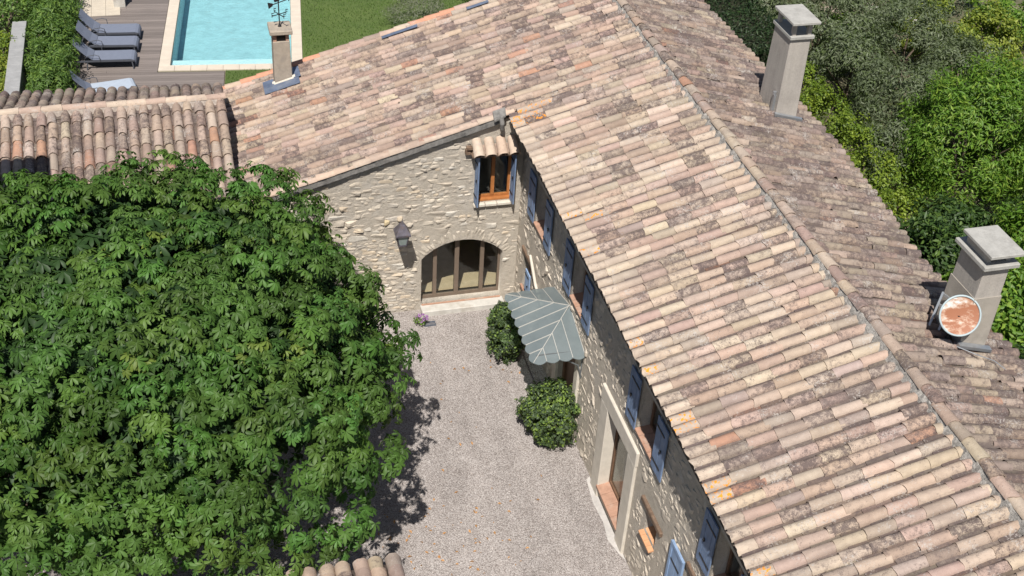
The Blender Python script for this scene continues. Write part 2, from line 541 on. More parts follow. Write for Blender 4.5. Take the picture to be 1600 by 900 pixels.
# ------------------------------------------------------------------ tiles
PAL = np.array([(.575, .465, .365), (.535, .405, .325), (.51, .365, .30), (.44, .31, .255), (.61, .515, .41), (.55, .30, .20), (.42, .355, .305), (.37, .275, .23), (.59, .44, .335)])
PAL = PAL*.66+np.array((.515, .405, .32))*.34; PAL[5] = (.53, .30, .205); PAL = PAL*np.array((.93, .90, .875)); PAL = PAL*.86+PAL.mean(1, keepdims=True)*.14
PW_L = np.array([.27, .18, .13, .05, .20, .010, .09, .03, .035]); PW_L = PW_L/PW_L.sum()
PW_B = np.array([.18, .22, .22, .10, .09, .03, .08, .05, .04]); PW_B = PW_B/PW_B.sum()
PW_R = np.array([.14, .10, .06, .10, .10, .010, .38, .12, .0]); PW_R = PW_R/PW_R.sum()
PW_P = np.array([.16, .17, .14, .12, .12, .05, .14, .10, .0]); PW_P = PW_P/PW_P.sum()


def tile_col(w, dirt_lo, dirt_hi, dirty_p, gain=1.0):
    c = PAL[rng.choice(len(PAL), p=w)]*rng.uniform(.76, .98)*np.array([1, rng.uniform(.96, 1.03), rng.uniform(.94, 1.04)])*gain
    d = rng.uniform(dirt_lo, dirt_hi) if rng.random() > dirty_p else rng.uniform(.72, 1.02)
    return np.array([*np.clip(c, 0, .85), d])


def canal(o, ax, up, side, L, r0, r1, c, lich=0.0, hfac=.98, n=8, lift=.014, th=.015, rings=3, jit=.004):
    """convex half-round tile: o = centre of its lower end, ax = upslope"""
    V = []; F = []
    o = np.asarray(o, float)
    yaw = rng.normal(0, .010 if rng.random() > .04 else .05); ax2 = ax*math.cos(yaw)+side*math.sin(yaw); sd = side*math.cos(yaw)-ax*math.sin(yaw)
    ph = rng.uniform(0, 6.28); chip = .022 if rng.random() < .12 else .005
    for k in range(rings):
        t = k/(rings-1); r = r0+(r1-r0)*t; ce = o+ax2*(L*t)+up*(lift*(1-t))
        for i in range(n+1):
            a = math.pi*i/n
            j = rng.normal(0, jit)
            e = ax2*(rng.normal(0, .003)+chip*math.sin(2*a+ph)) if k == 0 else 0
            V.append(ce+sd*(math.cos(a)*(r+j))+up*(math.sin(a)*(r*hfac+j))+e)
    m = n+1
    for k in range(rings-1):
        for i in range(n): F.append((k*m+i, (k+1)*m+i, (k+1)*m+i+1, k*m+i+1))
    q = len(V)
    V += [V[i].copy() for i in range(m)]
    b = len(V)
    for i in range(m):
        a = math.pi*i/n
        V.append(V[i]-sd*(math.cos(a)*th)-up*(math.sin(a)*th))
    b2 = len(V)
    V += [V[b+i].copy() for i in range(m)]
    for i in range(m): V.append(V[b+i]+ax2*.12)
    for i in range(n): F.append((q+i, q+i+1, b+i+1, b+i)); F.append((b2+i, b2+i+1, b2+m+i+1, b2+m+i))
    C = np.tile(c, (len(V), 1))
    return (np.array(V), F, C, np.full(len(V), lich))


def slope_tiles(cols, lower, ax, up, side, length, w, dirt, expo=EXPO, lichf=None, gain=1.0, r0=.094, r1=.086, base_off=0.0, wob=.012, wild=0.0):
    """cols: list of column positions (scalars); lower(c) -> 3d point at the eave; length(c) -> slope length"""
    out = []; ph = 0.0
    for ci, c in enumerate(cols):
        p0 = lower(c); Ls = length(c)
        ph = ph*.85+rng.normal(0, .05); ph = max(-.12, min(.12, ph))
        d = 0.0; k = 0
        off = rng.normal(0, wob)
        while d < Ls-.06:
            e = expo*rng.uniform(.95, 1.05)+(ph if k == 0 else 0)
            if k == 0: e = max(e*.72, .2)
            Lt = min(e+.07, Ls-d+.02)
            li = lichf(c, d, k) if lichf else 0.0
            cc = tile_col(w, *dirt, gain=gain)
            if k == 0 and lichf: cc = np.array([*(PAL[4]*rng.uniform(.78, .98)), rng.uniform(0.1, .6)])
            q = p0+ax*d+side*(off+rng.normal(0, .006+wild))+up*(base_off+rng.normal(0, .004+wild*.6))
            s = rng.uniform(.97, 1.04)
            out.append(canal(q, ax, up, side, Lt, r0*s, r1*s, cc, li))
            d += e; k += 1
    return out


def channels(cols, lower, ax, up, side, length, parent, pitch=PITCH):
    V = []; F = []; C = []
    n = 4
    for c in cols:
        p0 = lower(c)+side*(pitch/2); Ls = length(c); d = 0.03
        while d < Ls:
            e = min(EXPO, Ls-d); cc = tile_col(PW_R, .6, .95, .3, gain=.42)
            b = len(V)
            for t, lf in ((0, .02), (e+.02, 0.0)):
                for i in range(n+1):
                    a = math.pi*i/n
                    V.append(p0+ax*(d+t)+side*(math.cos(a)*.105)+up*(-.030+lf-math.sin(a)*.045)); C.append(cc)
            for i in range(n): F.append((b+i, b+i+1, b+n+2+i, b+n+1+i))
            d += e
    o = link('channel_tiles', np_mesh('channel_tiles', np.array(V), F, TILE, np.array(C), np.zeros(len(V))), parent)
    o['kind'] = 'stuff'


AXL = np.array([1, 0, S]); LN = np.linalg.norm(AXL); AXL /= LN
UPL = np.array([-S, 0, 1])/LN
SIDE = np.array([0, 1., 0])
AXR = np.array([-1, 0, S])/LN; UPR = np.array([S, 0, 1])/LN

house = empty('farmhouse', (0, 0, 0), 'long stone farmhouse with pale clay-tile roof and blue shutters round the courtyard', 'house')

# roof decks (solid, under the tiles)
mb = MB()
DZ = -.085
sag = 0.0
def deck(poly, th=.10):
    mb.prism([(x, y, z+DZ-.012) for x, y, z in poly], (0, 0, -th))
deck([(XE+.06, YN, zleft(XE+.06)), (XR, YN, ZR), (XR, YVF+.02, ZR), (XE+.06, YVF+.02, zleft(XE+.06))])
deck([(XE+.25, YVF+.022, zleft(XE+.25)), (XR, YVF+.022, ZR), (XR, YV+.028, ZR), (XE+.25, YV+.028, zleft(XE+.25))])
deck([(XL+.06, YV+.03, zleft(XL+.06)), (XR, YV+.03, ZR), (XR, YB-.02, ZR), (XL+.06, YB-.02, zleft(XL+.06))])
ys = [YN, -10, -7.5, -5, -2.7, 0, 4.2, YB]
for a, b in zip(ys[:-1], ys[1:]):
    deck([(XR+.002, a, ZR), (xright(a)-.06, a, ZR-S*(xright(a)-.06-XR)), (xright(b)-.06, b-.001, ZR-S*(xright(b)-.06-XR)), (XR+.002, b-.001, ZR)])
roof = mb.build('roof', UNDER, house)

colsF = np.arange(YV-PITCH*.45, YN, -PITCH)
XS = lambda c: XE+.22 if c > YVF+.06 else XE
colsB = np.arange(YB-.12, YV+.02, -PITCH)
colsR = np.arange(YB-.12, YN, -PITCH)
BO = DZ+.012


def lich_front(c, d, k):
    if k > 1: return 0.0
    if c < -9.9: p = .6 if k == 0 else .12
    elif c > -.8: p = .9
    else: p = .14 if k == 0 else .02
    return 1.0 if rng.random() < p else 0.0


lowF = lambda c: np.array([XS(c)+.012*math.sin(c*1.7), c, zleft(XS(c))])
lowB = lambda c: np.array([XL, c, zleft(XL)])
lowR = lambda c: np.array([xright(c), c, ZR-S*(xright(c)-XR)])
lenF = lambda c: (XR-XS(c))*LN-.10
lenB = lambda c: (XR-XL)*LN-.10
lenR = lambda c: (xright(c)-XR)*LN-.06
tiles = []
tiles += slope_tiles(colsF, lowF, AXL, UPL, SIDE, lenF, PW_L, (.15, .60, .24), lichf=lich_front, base_off=BO)
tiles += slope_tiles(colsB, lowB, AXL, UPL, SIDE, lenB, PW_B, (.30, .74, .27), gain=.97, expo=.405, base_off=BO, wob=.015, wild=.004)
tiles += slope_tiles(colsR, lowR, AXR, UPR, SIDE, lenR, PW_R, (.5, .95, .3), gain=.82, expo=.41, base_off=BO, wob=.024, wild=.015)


# leave the chimney feet free
def clear(pcs, x0, x1, y0, y1):
    return [q for q in pcs if not (x0 < q[0][:, 0].mean() < x1 and y0 < q[0][:, 1].mean() < y1)]
tiles = clear(tiles, -5.02, -4.66, 4.55, 4.95)
pieces_emit('roof_tile', 'roof_tile_field', tiles, TILE, roof, 300, True)
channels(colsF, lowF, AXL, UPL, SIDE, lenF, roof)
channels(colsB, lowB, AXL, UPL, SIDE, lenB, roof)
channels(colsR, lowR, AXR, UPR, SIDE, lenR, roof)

# ridge: bedding mortar and ridge tiles
V = []; F = []
yy = np.arange(YB, YN, -.07); prof = [(-.15, -.09), (-.12, -.01), (-.08, .05), (0, .075), (.10, .06), (.17, .0), (.20, -.075)]
for i, y in enumerate(yy):
    for dx, dz in prof:
        V.append((XR+dx+rng.normal(0, .012), y, ZR-S*abs(dx)+dz+rng.normal(0, .008)))
m = len(prof)
for i in range(len(yy)-1):
    for k in range(m-1): F.append((i*m+k, i*m+k+1, (i+1)*m+k+1, (i+1)*m+k))
link('ridge_mortar', np_mesh('ridge_mortar', V, F, RIDGEMORTAR), roof)
rp = []
y = YN
while y < YB:
    e = rng.uniform(.34, .42)
    cc = tile_col(PW_L, .1, .55, .25, gain=.95)
    rp.append(canal((XR+.02+rng.normal(0, .012), y, ZR+.03), np.array([0, 1., 0]), np.array([0, 0, 1.]), np.array([-1., 0, 0]), e+.06, .118, .098, cc, 0, hfac=.72, lift=.022))
    y += e
pieces_emit('ridge_tile', 'ridge_tile_row', rp, TILE, roof, 300, True)

# cement verge along the sloping gable over the courtyard, and the back verge
mb = MB()
for x0, x1 in zip(np.linspace(XL, -.62, 40)[:-1], np.linspace(XL, -.62, 40)[1:]):
    j0 = U(-.008, .008)
    mb.prism([(x0, YV-.06+j0, zleft(x0)-.22), (x1, YV-.06+j0, zleft(x1)-.22), (x1, YV-.05+j0, zleft(x1)-.05), (x0, YV-.05+j0, zleft(x0)-.05)], (0, .10, 0))
mb.build('verge_cement', CEMENT, roof)
vp = []
x = XL
while x < -.72:
    e = rng.uniform(.36, .42); cc = np.array([*(PAL[rng.choice([0, 4, 8, 1])]*rng.uniform(.9, 1.08)), rng.uniform(0, .3)])
    vp.append(canal(np.array([x, YV+.02, zleft(x)-.065]), AXL, UPL, SIDE, e+.05, .105, .09, cc, 0, hfac=.75))
    x += e
x = XL
while x < XR-.2:
    e = rng.uniform(.36, .42); cc = tile_col(PW_B, 0, .3, .1)
    if rng.random() < .3 and x < 0: cc = np.array([.52, .27, .18, .1])
    vp.append(canal(np.array([x, YB-.02, zleft(x)-.02]), AXL, UPL, SIDE, e+.05, .112, .10, cc, 0, hfac=.8))
    x += e
pieces_emit('verge_tile', 'verge_tile_row', vp, TILE, roof, 300, True)
for (x0, x1) in ((-2.35, -1.45), (-.2, .35)):
    mb = MB(); mb.prism([(x0, YB-.33, zleft(x0)+.055), (x1, YB-.33, zleft(x1)+.055), (x1, YB-.22, zleft(x1)+.06), (x0, YB-.22, zleft(x0)+.06)], (0, 0, .012))
    mb.build('zinc_strip', LEAD, roof)
# lump of mortar and zinc where the verge meets the front eave
mb = MB(); mb.prism([(-.78, YV-.14, zleft(-.78)-.10), (-.52, YV-.14, zleft(-.52)-.06), (-.50, YV+.05, zleft(-.5)+.03), (-.78, YV+.05, zleft(-.78)+.03)], (0, 0, .07))
mb.tube([(-.62, YV-.10, zleft(-.6)-.02), (-.60, YV-.16, zleft(-.6)-.18), (-.58, YV-.10, zleft(-.6)-.34)], .055, 10)
mb.build('zinc_outlet', CEMENT, roof, bevel=.01)

# ------------------------------------------------------------------ walls
def wall_poly(name, outer, holes, th, mp, mat, parent):
    cu = bpy.data.curves.new('wall_outline', 'CURVE'); cu.dimensions = '2D'; cu.fill_mode = 'BOTH'; cu.extrude = th/2
    for pl in [outer]+holes:
        sp = cu.splines.new('POLY'); sp.points.add(len(pl)-1); sp.use_cyclic_u = True
        for q, (a, b) in zip(sp.points, pl): q.co = (a, b, 0, 1)
    o = bpy.data.objects.new('tmp', cu); col.objects.link(o)
    dg = bpy.context.evaluated_depsgraph_get()
    me = bpy.data.meshes.new_from_object(o.evaluated_get(dg))
    bpy.data.objects.remove(o)
    for v in me.vertices: v.co = mp(v.co.x, v.co.y, v.co.z+th/2)
    bm = bmesh.new(); bm.from_mesh(me); bmesh.ops.remove_doubles(bm, verts=bm.verts, dist=1e-5); bmesh.ops.recalc_face_normals(bm, faces=bm.faces); bm.to_mesh(me); bm.free()
    me.materials.clear(); me.materials.append(mat); me.name = name
    return link(name, me, parent)


def rect(a0, a1, b0, b1): return [(a0, b0), (a1, b0), (a1, b1), (a0, b1)]


AC, AHW, AR, AZ0, ASP = -1.33, .985, 1.30, .17, 1.48
ACZ = ASP+.45-AR
ang0 = math.asin(AHW/AR)
arch_hole = [(AC-AHW, AZ0), (AC+AHW, AZ0)]+[(AC+AR*math.sin(a), ACZ+AR*math.cos(a)) for a in np.linspace(ang0, -ang0, 17)]
WX0, WX1, WZ0, WZ1 = -1.07, -.24, 2.93, 4.36
zt = lambda x: zleft(x)-.20
gable = wall_poly('gable_wall', [(XL+.3, -.3), (.45, -.3), (.45, zt(.45)), (XL+.3, zt(XL+.3))], [arch_hole, rect(WX0, WX1, WZ0, WZ1)], .45, lambda a, b, c: (a, c, b), MORTAR, house)
tag(gable, 'sunlit rubble wall with arched door and lantern')

WIN = [(-2.05, -1.25), (-4.82, -4.0), (-8.92, -8.05), (-12.45, -11.56)]
UZ0, UZ1 = 3.12, 4.2
BIG = (-7.95, -6.72, .34, 2.40)
NICHE = (-9.5, -8.98, 1.45, 2.02)
SMALL = (-1.25, -.62, .95, 1.86)
DOOR = (-4.75, -3.65, .02, 2.08)
LOWER = (-11.75, -10.82, .3, 2.5)
holes = [rect(a, b, UZ0, UZ1) for a, b in WIN]+[rect(*BIG), rect(*NICHE), rect(*SMALL), rect(*DOOR), rect(*LOWER)]
court = wall_poly('courtyard_wall', rect(YN, -.003, -.3, ZE-.08), holes, .45, lambda a, b, c: (c, a, b), MORTAR, house)
tag(court, 'rubble wall in the shade of the eave')
mb = MB()
mb.box((XL+.3, YB-.5, -.3), (5.5, YB-.1, zleft(XL)-.2))
mb.prism([(XL+.3, YB-.5, zleft(XL)-.2), (5.5, YB-.5, zleft(XL)-.2), (5.5, YB-.5, ZR-S*(5.5-XR)-.2), (XR, YB-.5, ZR-.2), (XL+.3, YB-.5, zleft(XL+.3)-.2)], (0, .38, 0))
mb.box((XL+.3, .452, -.3), (XL+.7, YB-.502, zleft(XL+.3)-.2))
mb.box((5.1, YN, -.3), (5.5, YB-.502, ZR-S*(5.5-XR)-.22))
mb.box((.452, YN, -.3), (5.098, YN+.4, 5.3))
mb.build('outer_wall', MORTAR, house)
# rooms behind the openings
mb = MB(); mb.box((XL+.72, .46, .05), (5.05, YB-.52, .165)); mb.build('room_floor', FLOORTILE, house)
mb = MB(); mb.box((.46, YN+.42, .05), (5.05, .45, .12)); mb.build('room_floor', FLOORTILE, house)
mb = MB(); mb.box((.46, YN+.42, 2.72), (5.05, -.02, 2.85)); mb.box((XL+.72, .46, 2.62), (5.05, YB-.52, 2.75)); mb.build('room_ceiling', PLASTER, house)
mb = MB(); mb.box((2.4, YN+.42, .13), (2.5, -.02, 2.7)); mb.box((2.4, YN+.42, 2.87), (2.5, -.02, 5.2)); mb.box((XL+.72, 2.6, .17), (5.05, 2.7, 2.6)); mb.build('room_partition', PLASTER, house)

# stones
SPAL = np.array([(.57, .505, .42), (.53, .465, .385), (.61, .55, .465), (.49, .44, .375), (.55, .515, .46), (.58, .49, .38), (.47, .43, .38)])


def stone(ce, u, v, nrm, w, h, dep, ang=0.0, n=8, c=None):
    ca, sa = math.cos(ang), math.sin(ang)
    uu = u*ca+v*sa; vv = v*ca-u*sa
    V = []; F = []
    an = np.linspace(0, 2*math.pi, n, endpoint=False)+rng.uniform(0, .6)
    rr = rng.uniform(.72, 1.16, n)
    tl = rng.normal(0, .10, 2)
    for s_, d_ in ((1.0, -.006), (.86, dep*.72), (.55, dep)):
        for a, r in zip(an, rr):
            x = np.sign(math.cos(a))*abs(math.cos(a))**.5; y = np.sign(math.sin(a))*abs(math.sin(a))**.5
            dd = d_+(d_ > 0)*(tl[0]*x*w+tl[1]*y*h)*.5
            V.append(ce+uu*(x*r*s_*w/2)+vv*(y*r*s_*h/2)+nrm*dd)
    for k in range(2):
        for i in range(n): F.append((k*n+i, k*n+(i+1) % n, (k+1)*n+(i+1) % n, (k+1)*n+i))
    F.append(tuple(2*n+i for i in range(n)))
    if c is None: c = SPAL[rng.choice(len(SPAL))]*rng.uniform(.85, 1.15)
    return (np.array(V), F, np.tile(np.array([*np.clip(c, 0, .8), 1]), (len(V), 1)), None)


def inside(q, r, pad): return r[0]-pad < q[0] < r[1]+pad and r[2]-pad < q[1] < r[3]+pad


NG = np.array([0, -1., 0]); UX = np.array([1., 0, 0]); UZ = np.array([0, 0, 1.])
gst = []
z = .03
while z < 5.2:
    h = rng.choice([.05, .065, .08, .10, .13, .16], p=[.14, .2, .22, .22, .14, .08])
    if z < 2.1: h = min(h, .085)
    x = -5.4+U(0, .2)
    while x < -.03:
        w = h*rng.uniform(1.3, 4.2); w = min(max(w, .10), .46)
        cx, cz = x+w/2, z+h/2+rng.normal(0, .008)
        x += w+rng.uniform(.008, .03)
        if cx+w/2 > 0: continue
        if cz+h/2 > zleft(cx-w/2)-.24: continue
        da = math.hypot(cx-AC, cz-ACZ)
        if cz > ASP-.12 and da < AR+.36: continue
        if cz <= ASP+.1 and abs(cx-AC) < AHW+w/2: continue
        if inside((cx, cz), (WX0-.05, WX1+.05, WZ0-.14, WZ1+.02), w/2): continue
        if inside((cx, cz), (-1.25, -.2, 4.3, 4.9), .02): continue
        if z > 1.9 and rng.random() < .12: continue
        if rng.random() < .06: continue
        fl = rng.random() < (.60 if z > 2.0 else .2)
        gst.append(stone(np.array([cx, 0, cz]), UX, UZ, NG, w*1.12, h*1.14, rng.uniform(.002, .006) if fl else rng.uniform(.006, .014), rng.normal(0, .06), c=(np.array((.52, .465, .395))*rng.uniform(.80, 1.10) if fl else None)))
    z += h+.012
a = -ang0-.10
while a < ang0+.12:
    th = rng.uniform(.05, .10); am = a+th/2/AR
    rr = rng.uniform(.24, .34)
    ce = np.array([AC+(AR+rr/2+.005)*math.sin(am), 0, ACZ+(AR+rr/2+.005)*math.cos(am)])
    gst.append(stone(ce, UX, UZ, NG, th*1.05, rr, rng.uniform(.004, .010), -am, c=np.array((.55, .495, .42))*rng.uniform(.9, 1.08)))
    a += (th+.008)/AR
gst.append(stone(np.array([-3.13, 0, 2.63]), UX, UZ, NG, .17, .15, .05, .2, c=(.60, .50, .33)))
gst.append(stone(np.array([-2.83, 0, 2.70]), UX, UZ, NG, .13, .13, .05, .1, c=(.56, .47, .36)))
pieces_emit('stone', 'stone_rubble', gst, STONE, gable, 300)
NC = np.array([-1., 0, 0]); UY = np.array([0, -1., 0])
cst = []
z = .02
while z < ZE-.2:
    h = rng.choice([.07, .09, .12, .15, .19], p=[.18, .26, .26, .2, .1])
    y = -.03
    while y > -14.2:
        w = min(max(h*rng.uniform(1.1, 2.6), .10), .42); cy, cz = y-w/2, z+h/2+rng.normal(0, .015)
        y -= w+rng.uniform(.01, .04)
        if any(inside((cy, cz), r, .03+w*.35) for r in [(aa, bb, UZ0-.05, UZ1) for aa, bb in WIN]+[(-8.33, -6.35, 0, 2.72), NICHE, (-9.75, -8.72, 2.02, 2.16), (SMALL[0]-.05, SMALL[1]+.05, SMALL[2], SMALL[3]+.1), DOOR, LOWER]): continue
        if rng.random() < .25: continue
        cst.append(stone(np.array([0, cy, cz]), UY, UZ, NC, w*1.02, h*1.02, rng.uniform(.002, .012), rng.normal(0, .10), n=7, c=np.array((.55, .49, .415))*rng.uniform(.84, 1.1)))
    z += h+.016
pieces_emit('stone', 'stone_rubble', cst, STONE, court, 240)

# ------------------------------------------------------------------ arched glazed door
fr = MB()
yd = .20
for x0, x1 in ((AC-AHW, AC-AHW+.055), (AC-.66, AC-.57), (AC-.135, AC-.03), (AC+.49, AC+.585), (AC+AHW-.055, AC+AHW)):
    xm = (x0+x1)/2; zt_ = ACZ+math.sqrt(max(AR**2-(xm-AC)**2, .01))
    fr.box((x0, yd, AZ0+.0), (x1, yd+.07, zt_))
fr.box((AC-AHW, yd+.004, AZ0), (AC+AHW, yd+.066, AZ0+.09))
aa = np.linspace(-ang0, ang0, 17)
for a, b in zip(aa[:-1], aa[1:]):
    P = [(AC+r*math.sin(t), yd+.003, ACZ+r*math.cos(t)) for r, t in ((AR, a), (AR, b), (AR-.07, b), (AR-.07, a))]
    fr.prism(P, (0, .064, 0))
door = fr.build('arched_door', BRONZE, house)
tag(door, 'brown framed arched glass door')
xs = [AC-AHW+.03, AC-.615, AC-.08, AC+.54, AC+AHW-.03]
for x0, x1 in zip(xs[:-1], xs[1:]):
    pl = [(x0, yd+.03, AZ0+.05), (x1, yd+.03, AZ0+.05)]+[(x, yd+.03, ACZ+math.sqrt(AR**2-(x-AC)**2)-.02) for x in np.linspace(x1, x0, 6)]
    g = MB(); g.prism(pl, (0, .012, 0)); g.build('pane', GLASS, door)
st = MB(); st.box((AC-AHW-.02, -.30, -.02), (AC+AHW+.05, .0, .15)); st.build('door_step', LIMEGREY, house, bevel=.015)
st = MB(); st.box((AC-AHW+.01, -.05, .152), (AC+AHW-.01, .19, .168)); st.build('door_threshold', BRICKSILL, house)

# ------------------------------------------------------------------ window under the little tiled hood
w = MB(); yw = .13
w.box((WX0, yw, WZ0), (WX0+.06, yw+.06, WZ1)); w.box((WX1-.06, yw, WZ0), (WX1, yw+.06, WZ1))
w.box((WX0, yw-.003, WZ0), (WX1, yw+.057, WZ0+.11)); w.box((WX0, yw-.002, WZ1-.07), (WX1, yw+.058, WZ1))
w.box(((WX0+WX1)/2-.04, yw-.015, WZ0+.1), ((WX0+WX1)/2+.04, yw+.05, WZ1-.05))
w.box((WX0, yw-.10, WZ0-.005), (WX1, yw-.005, WZ0+.045))
win = w.build('window', WOOD, house); tag(win, 'orange wood casement under a tiled hood')
for x0, x1 in ((WX0+.05, (WX0+WX1)/2-.03), ((WX0+WX1)/2+.03, WX1-.05)):
    g = MB(); g.box((x0, yw+.025, WZ0+.1), (x1, yw+.033, WZ1-.06)); g.build('pane', GLASS, win)
s_ = MB()
for x0, x1 in ((WX0-.06, -.86), (-.85, -.58), (-.57, WX1+.04)): s_.box((x0, -.09, WZ0-.085), (x1, yw-.104, WZ0-.008))
s_.build('window_sill', LIME, house, bevel=.012)


def shutter(parent, o, wdir, nrm, wid, hgt, mat=BLUE, name='shutter'):
    """boarded shutter: o lower hinge corner, wdir across, nrm out"""
    o = np.array(o, float); wdir = np.array(wdir, float); nrm = np.array(nrm, float); k = MB()
    A = np.array([wdir, nrm, (0, 0, 1)])
    nb = 4; bw = wid/nb
    for i in range(nb): k.box((i*bw+.004, 0, 0), ((i+1)*bw-.004, .026+.003*(i % 2), hgt), ax=A, o=o)
    k.box((.002, .006, .004), (wid-.002, .020, hgt-.004), ax=A, o=o)
    b = k.build(name, mat, parent)
    for zz in (hgt*.16, hgt*.82):
        h = MB(); h.box((0, .029, zz), (wid*.8, .038, zz+.035), ax=A, o=o); h.build('strap_hinge', IRON, b)
    h = MB(); h.box((wid*.62, .03, hgt*.48), (wid*.7, .055, hgt*.53), ax=A, o=o); h.build('latch', IRON, b)
    return b


shutter(house, (WX0-.02, .0, WZ0+.03), (0.05, -1, 0), (-1, -.05, 0), .27, 1.32)
shutter(house, (WX1-.005, .0, WZ0+.03), (0.05, -.998, 0), (-.998, -.05, 0), .27, 1.32, BLUE)
hood = []
axh = np.array([0, 1., .62]); axh /= np.linalg.norm(axh); uph = np.array([0, -.62, 1.]); uph /= np.linalg.norm(uph)
for i in range(4):
    x = -1.11+i*.272
    cc = np.array([*(PAL[[4, 0, 8, 0][i]]*1.02), .15])
    hood.append(canal(np.array([x, -.36, 4.33]), axh, uph, np.array([-1., 0, 0]), .46, .125, .105, cc, 0, lift=.01))
    if i < 3:
        q = canal(np.array([x+.136, -.33, 4.36]), axh, -uph, np.array([1., 0, 0]), .44, .105, .11, np.array([*(PAL[3]*.8), .5]), 0, lift=.0)
        hood.append(q)
ho = MB(); ho.box((-1.26, -.30, 4.30), (-.2, .0, 4.335)); hb = ho.build('window_hood', WOOD_OLD, house)
pieces_emit('hood_tile', 'hood_tile_row', hood, TILE, hb, 300, True)
ho = MB()
for i in range(3): ho.box((-1.36+U(-.02, .02), -.10+U(-.03, .03), 4.28+i*.065), (-1.22, .0, 4.335+i*.065))
ho.build('hood_bracket', WOOD_OLD, house)

# ------------------------------------------------------------------ courtyard wall: upper windows, shutters
for i, (a, b) in enumerate(WIN):
    wi = MB(); X = .24
    wi.box((X, a, UZ0), (X+.06, a+.06, UZ1)); wi.box((X, b-.06, UZ0), (X+.06, b, UZ1))
    wi.box((X-.002, a, UZ0), (X+.058, b, UZ0+.07)); wi.box((X-.002, a, UZ1-.07), (X+.058, b, UZ1)); wi.box((X-.004, (a+b)/2-.035, UZ0), (X+.055, (a+b)/2+.035, UZ1))
    wo = wi.build('window', WOOD_DK, house)
    for c0, c1 in ((a+.05, (a+b)/2-.03), ((a+b)/2+.03, b-.05)):
        g = MB(); g.box((X+.02, c0, UZ0+.06), (X+.028, c1, UZ1-.06)); g.build('pane', GLASS, wo)
    nt_ = 4; step = (b-a)/nt_
    for k in range(nt_):
        s_ = MB(); s_.prism([(-.05, a+k*step+.006, UZ0-.035), (.235, a+k*step+.006, UZ0+.0), (.235, a+(k+1)*step-.006, UZ0+.0), (-.05, a+(k+1)*step-.006, UZ0-.035)], (0, 0, .03)); s_.build('sill_tile', BRICKSILL, wo)
    shutter(house, (-.035, b+.005, UZ0-.06), (0, 1, 0), (-1, 0, 0), .47, 1.16)
    shutter(house, (-.035, a-.005, UZ0-.06), (0, -1, 0), (-1, 0, 0), .47, 1.16)

# limestone framed opening
mb = MB()
mb.box((-.055, -6.76, -.02), (.187, -6.36, 2.37))
mb.box((-.055, -8.31, -.02), (.187, -7.92, 2.37))
mb.box((-.058, -8.33, 2.372), (.187, -6.34, 2.73))
sf = mb.build('stone_door_surround', LIME, house, bevel=.015)
mb = MB(); mb.box((.19, -7.94, .36), (.25, -7.87, 2.40)); mb.box((.19, -6.80, .36), (.25, -6.73, 2.40)); mb.box((.188, -7.94, 2.32), (.248, -6.73, 2.398)); mb.box((.188, -7.94, .36), (.248, -6.73, .45))
gd = mb.build('glazed_opening', WOOD_DK, house)
g = MB(); g.box((.215, -7.88, .44), (.225, -6.79, 2.34)); g.build('pane', GLASS, gd)
mb = MB(); mb.box((.60, -7.3, .13), (.64, -6.2, 2.6)); mb.build('curtain', PLASTER, house)
for k in range(4):
    y0 = -7.94+k*.303
    s_ = MB(); s_.prism([(-.075, y0+.004, .285), (.185, y0+.004, .345), (.185, y0+.299, .345), (-.075, y0+.299, .285)], (0, 0, .045)); s_.build('sill_tile', BRICKSILL, gd)
# small niche with timber lintel and tile sill
mb = MB(); mb.box((-.06, -9.74, 2.03), (.20, -8.78, 2.14)); mb.build('timber_lintel', WOOD_OLD, house, bevel=.015)
mb = MB(); mb.box((.28, -9.49, 1.46), (.31, -8.99, 2.01)); mb.build('niche_shutter', WOOD_DK, house)
for k in range(4):
    y0 = -9.52+k*.135
    s_ = MB(); s_.prism([(-.10, y0+.003, 1.39), (.27, y0+.003, 1.46), (.27, y0+.131, 1.46), (-.10, y0+.131, 1.39)], (0, 0, .035)); s_.build('niche_sill_tile', simple_mat('orange_sill_tile', (.60, .32, .17), .85, .15, 8) if k == 0 else bpy.data.materials['orange_sill_tile'], house)
# lower shutter and its opening near the picture's bottom edge
b = shutter(house, (-.045, -10.24, .35), (0, -1, 0), (-1, 0, 0), .54, 2.2, BLUE_LIT)
mb = MB()
for lo, hi in (((0, .03, 0), (.07, .045, 2.2)), ((.47, .03, 0), (.54, .045, 2.2)), ((.07, .03, 2.12), (.47, .045, 2.2))): mb.box(lo, hi, ax=np.array([(0, -1, 0), (-1, 0, 0), (0, 0, 1)]), o=np.array((-.045, -10.24, .35)))
mb.build('shutter_frame', BLUE_LIT, b)
mb = MB(); mb.box((-.05, -11.95, 2.51), (.2, -10.8, 2.63)); mb.build('timber_lintel', WOOD_OLD, house, bevel=.015)
mb = MB(); mb.box((.25, -11.74, .31), (.29, -10.83, 2.49)); mb.build('door_leaf', WOOD_DK, house)
# small opening near the inner corner
mb = MB(); mb.box((-.05, -1.38, 1.87), (.2, -.52, 1.98)); mb.build('timber_lintel', WOOD_OLD, house, bevel=.015)
mb = MB(); mb.box((.14, -1.24, .96), (.19, -.63, 1.84)); mb.build('recessed_shutter', WOOD_DK, house)
shutter(house, (-.04, -1.0, .93), (0, -1, 0), (-1, 0, 0), .36, .72, BLUE_LIT)
mb = MB(); mb.box((-.05, -1.02, .86), (.13, -.60, .92)); mb.build('small_sill', BRICKSILL, house)
# curved creeper stem on the wall
mb = MB(); mb.tube([(-.04, -1.2, 2.15), (-.07, -1.5, 2.05), (-.06, -1.8, 1.75), (-.05, -2.1, 1.6), (-.05, -2.6, 1.55)], [.03, .035, .035, .03, .025], 8); st_ = mb.build('creeper_stem', LIME, house)
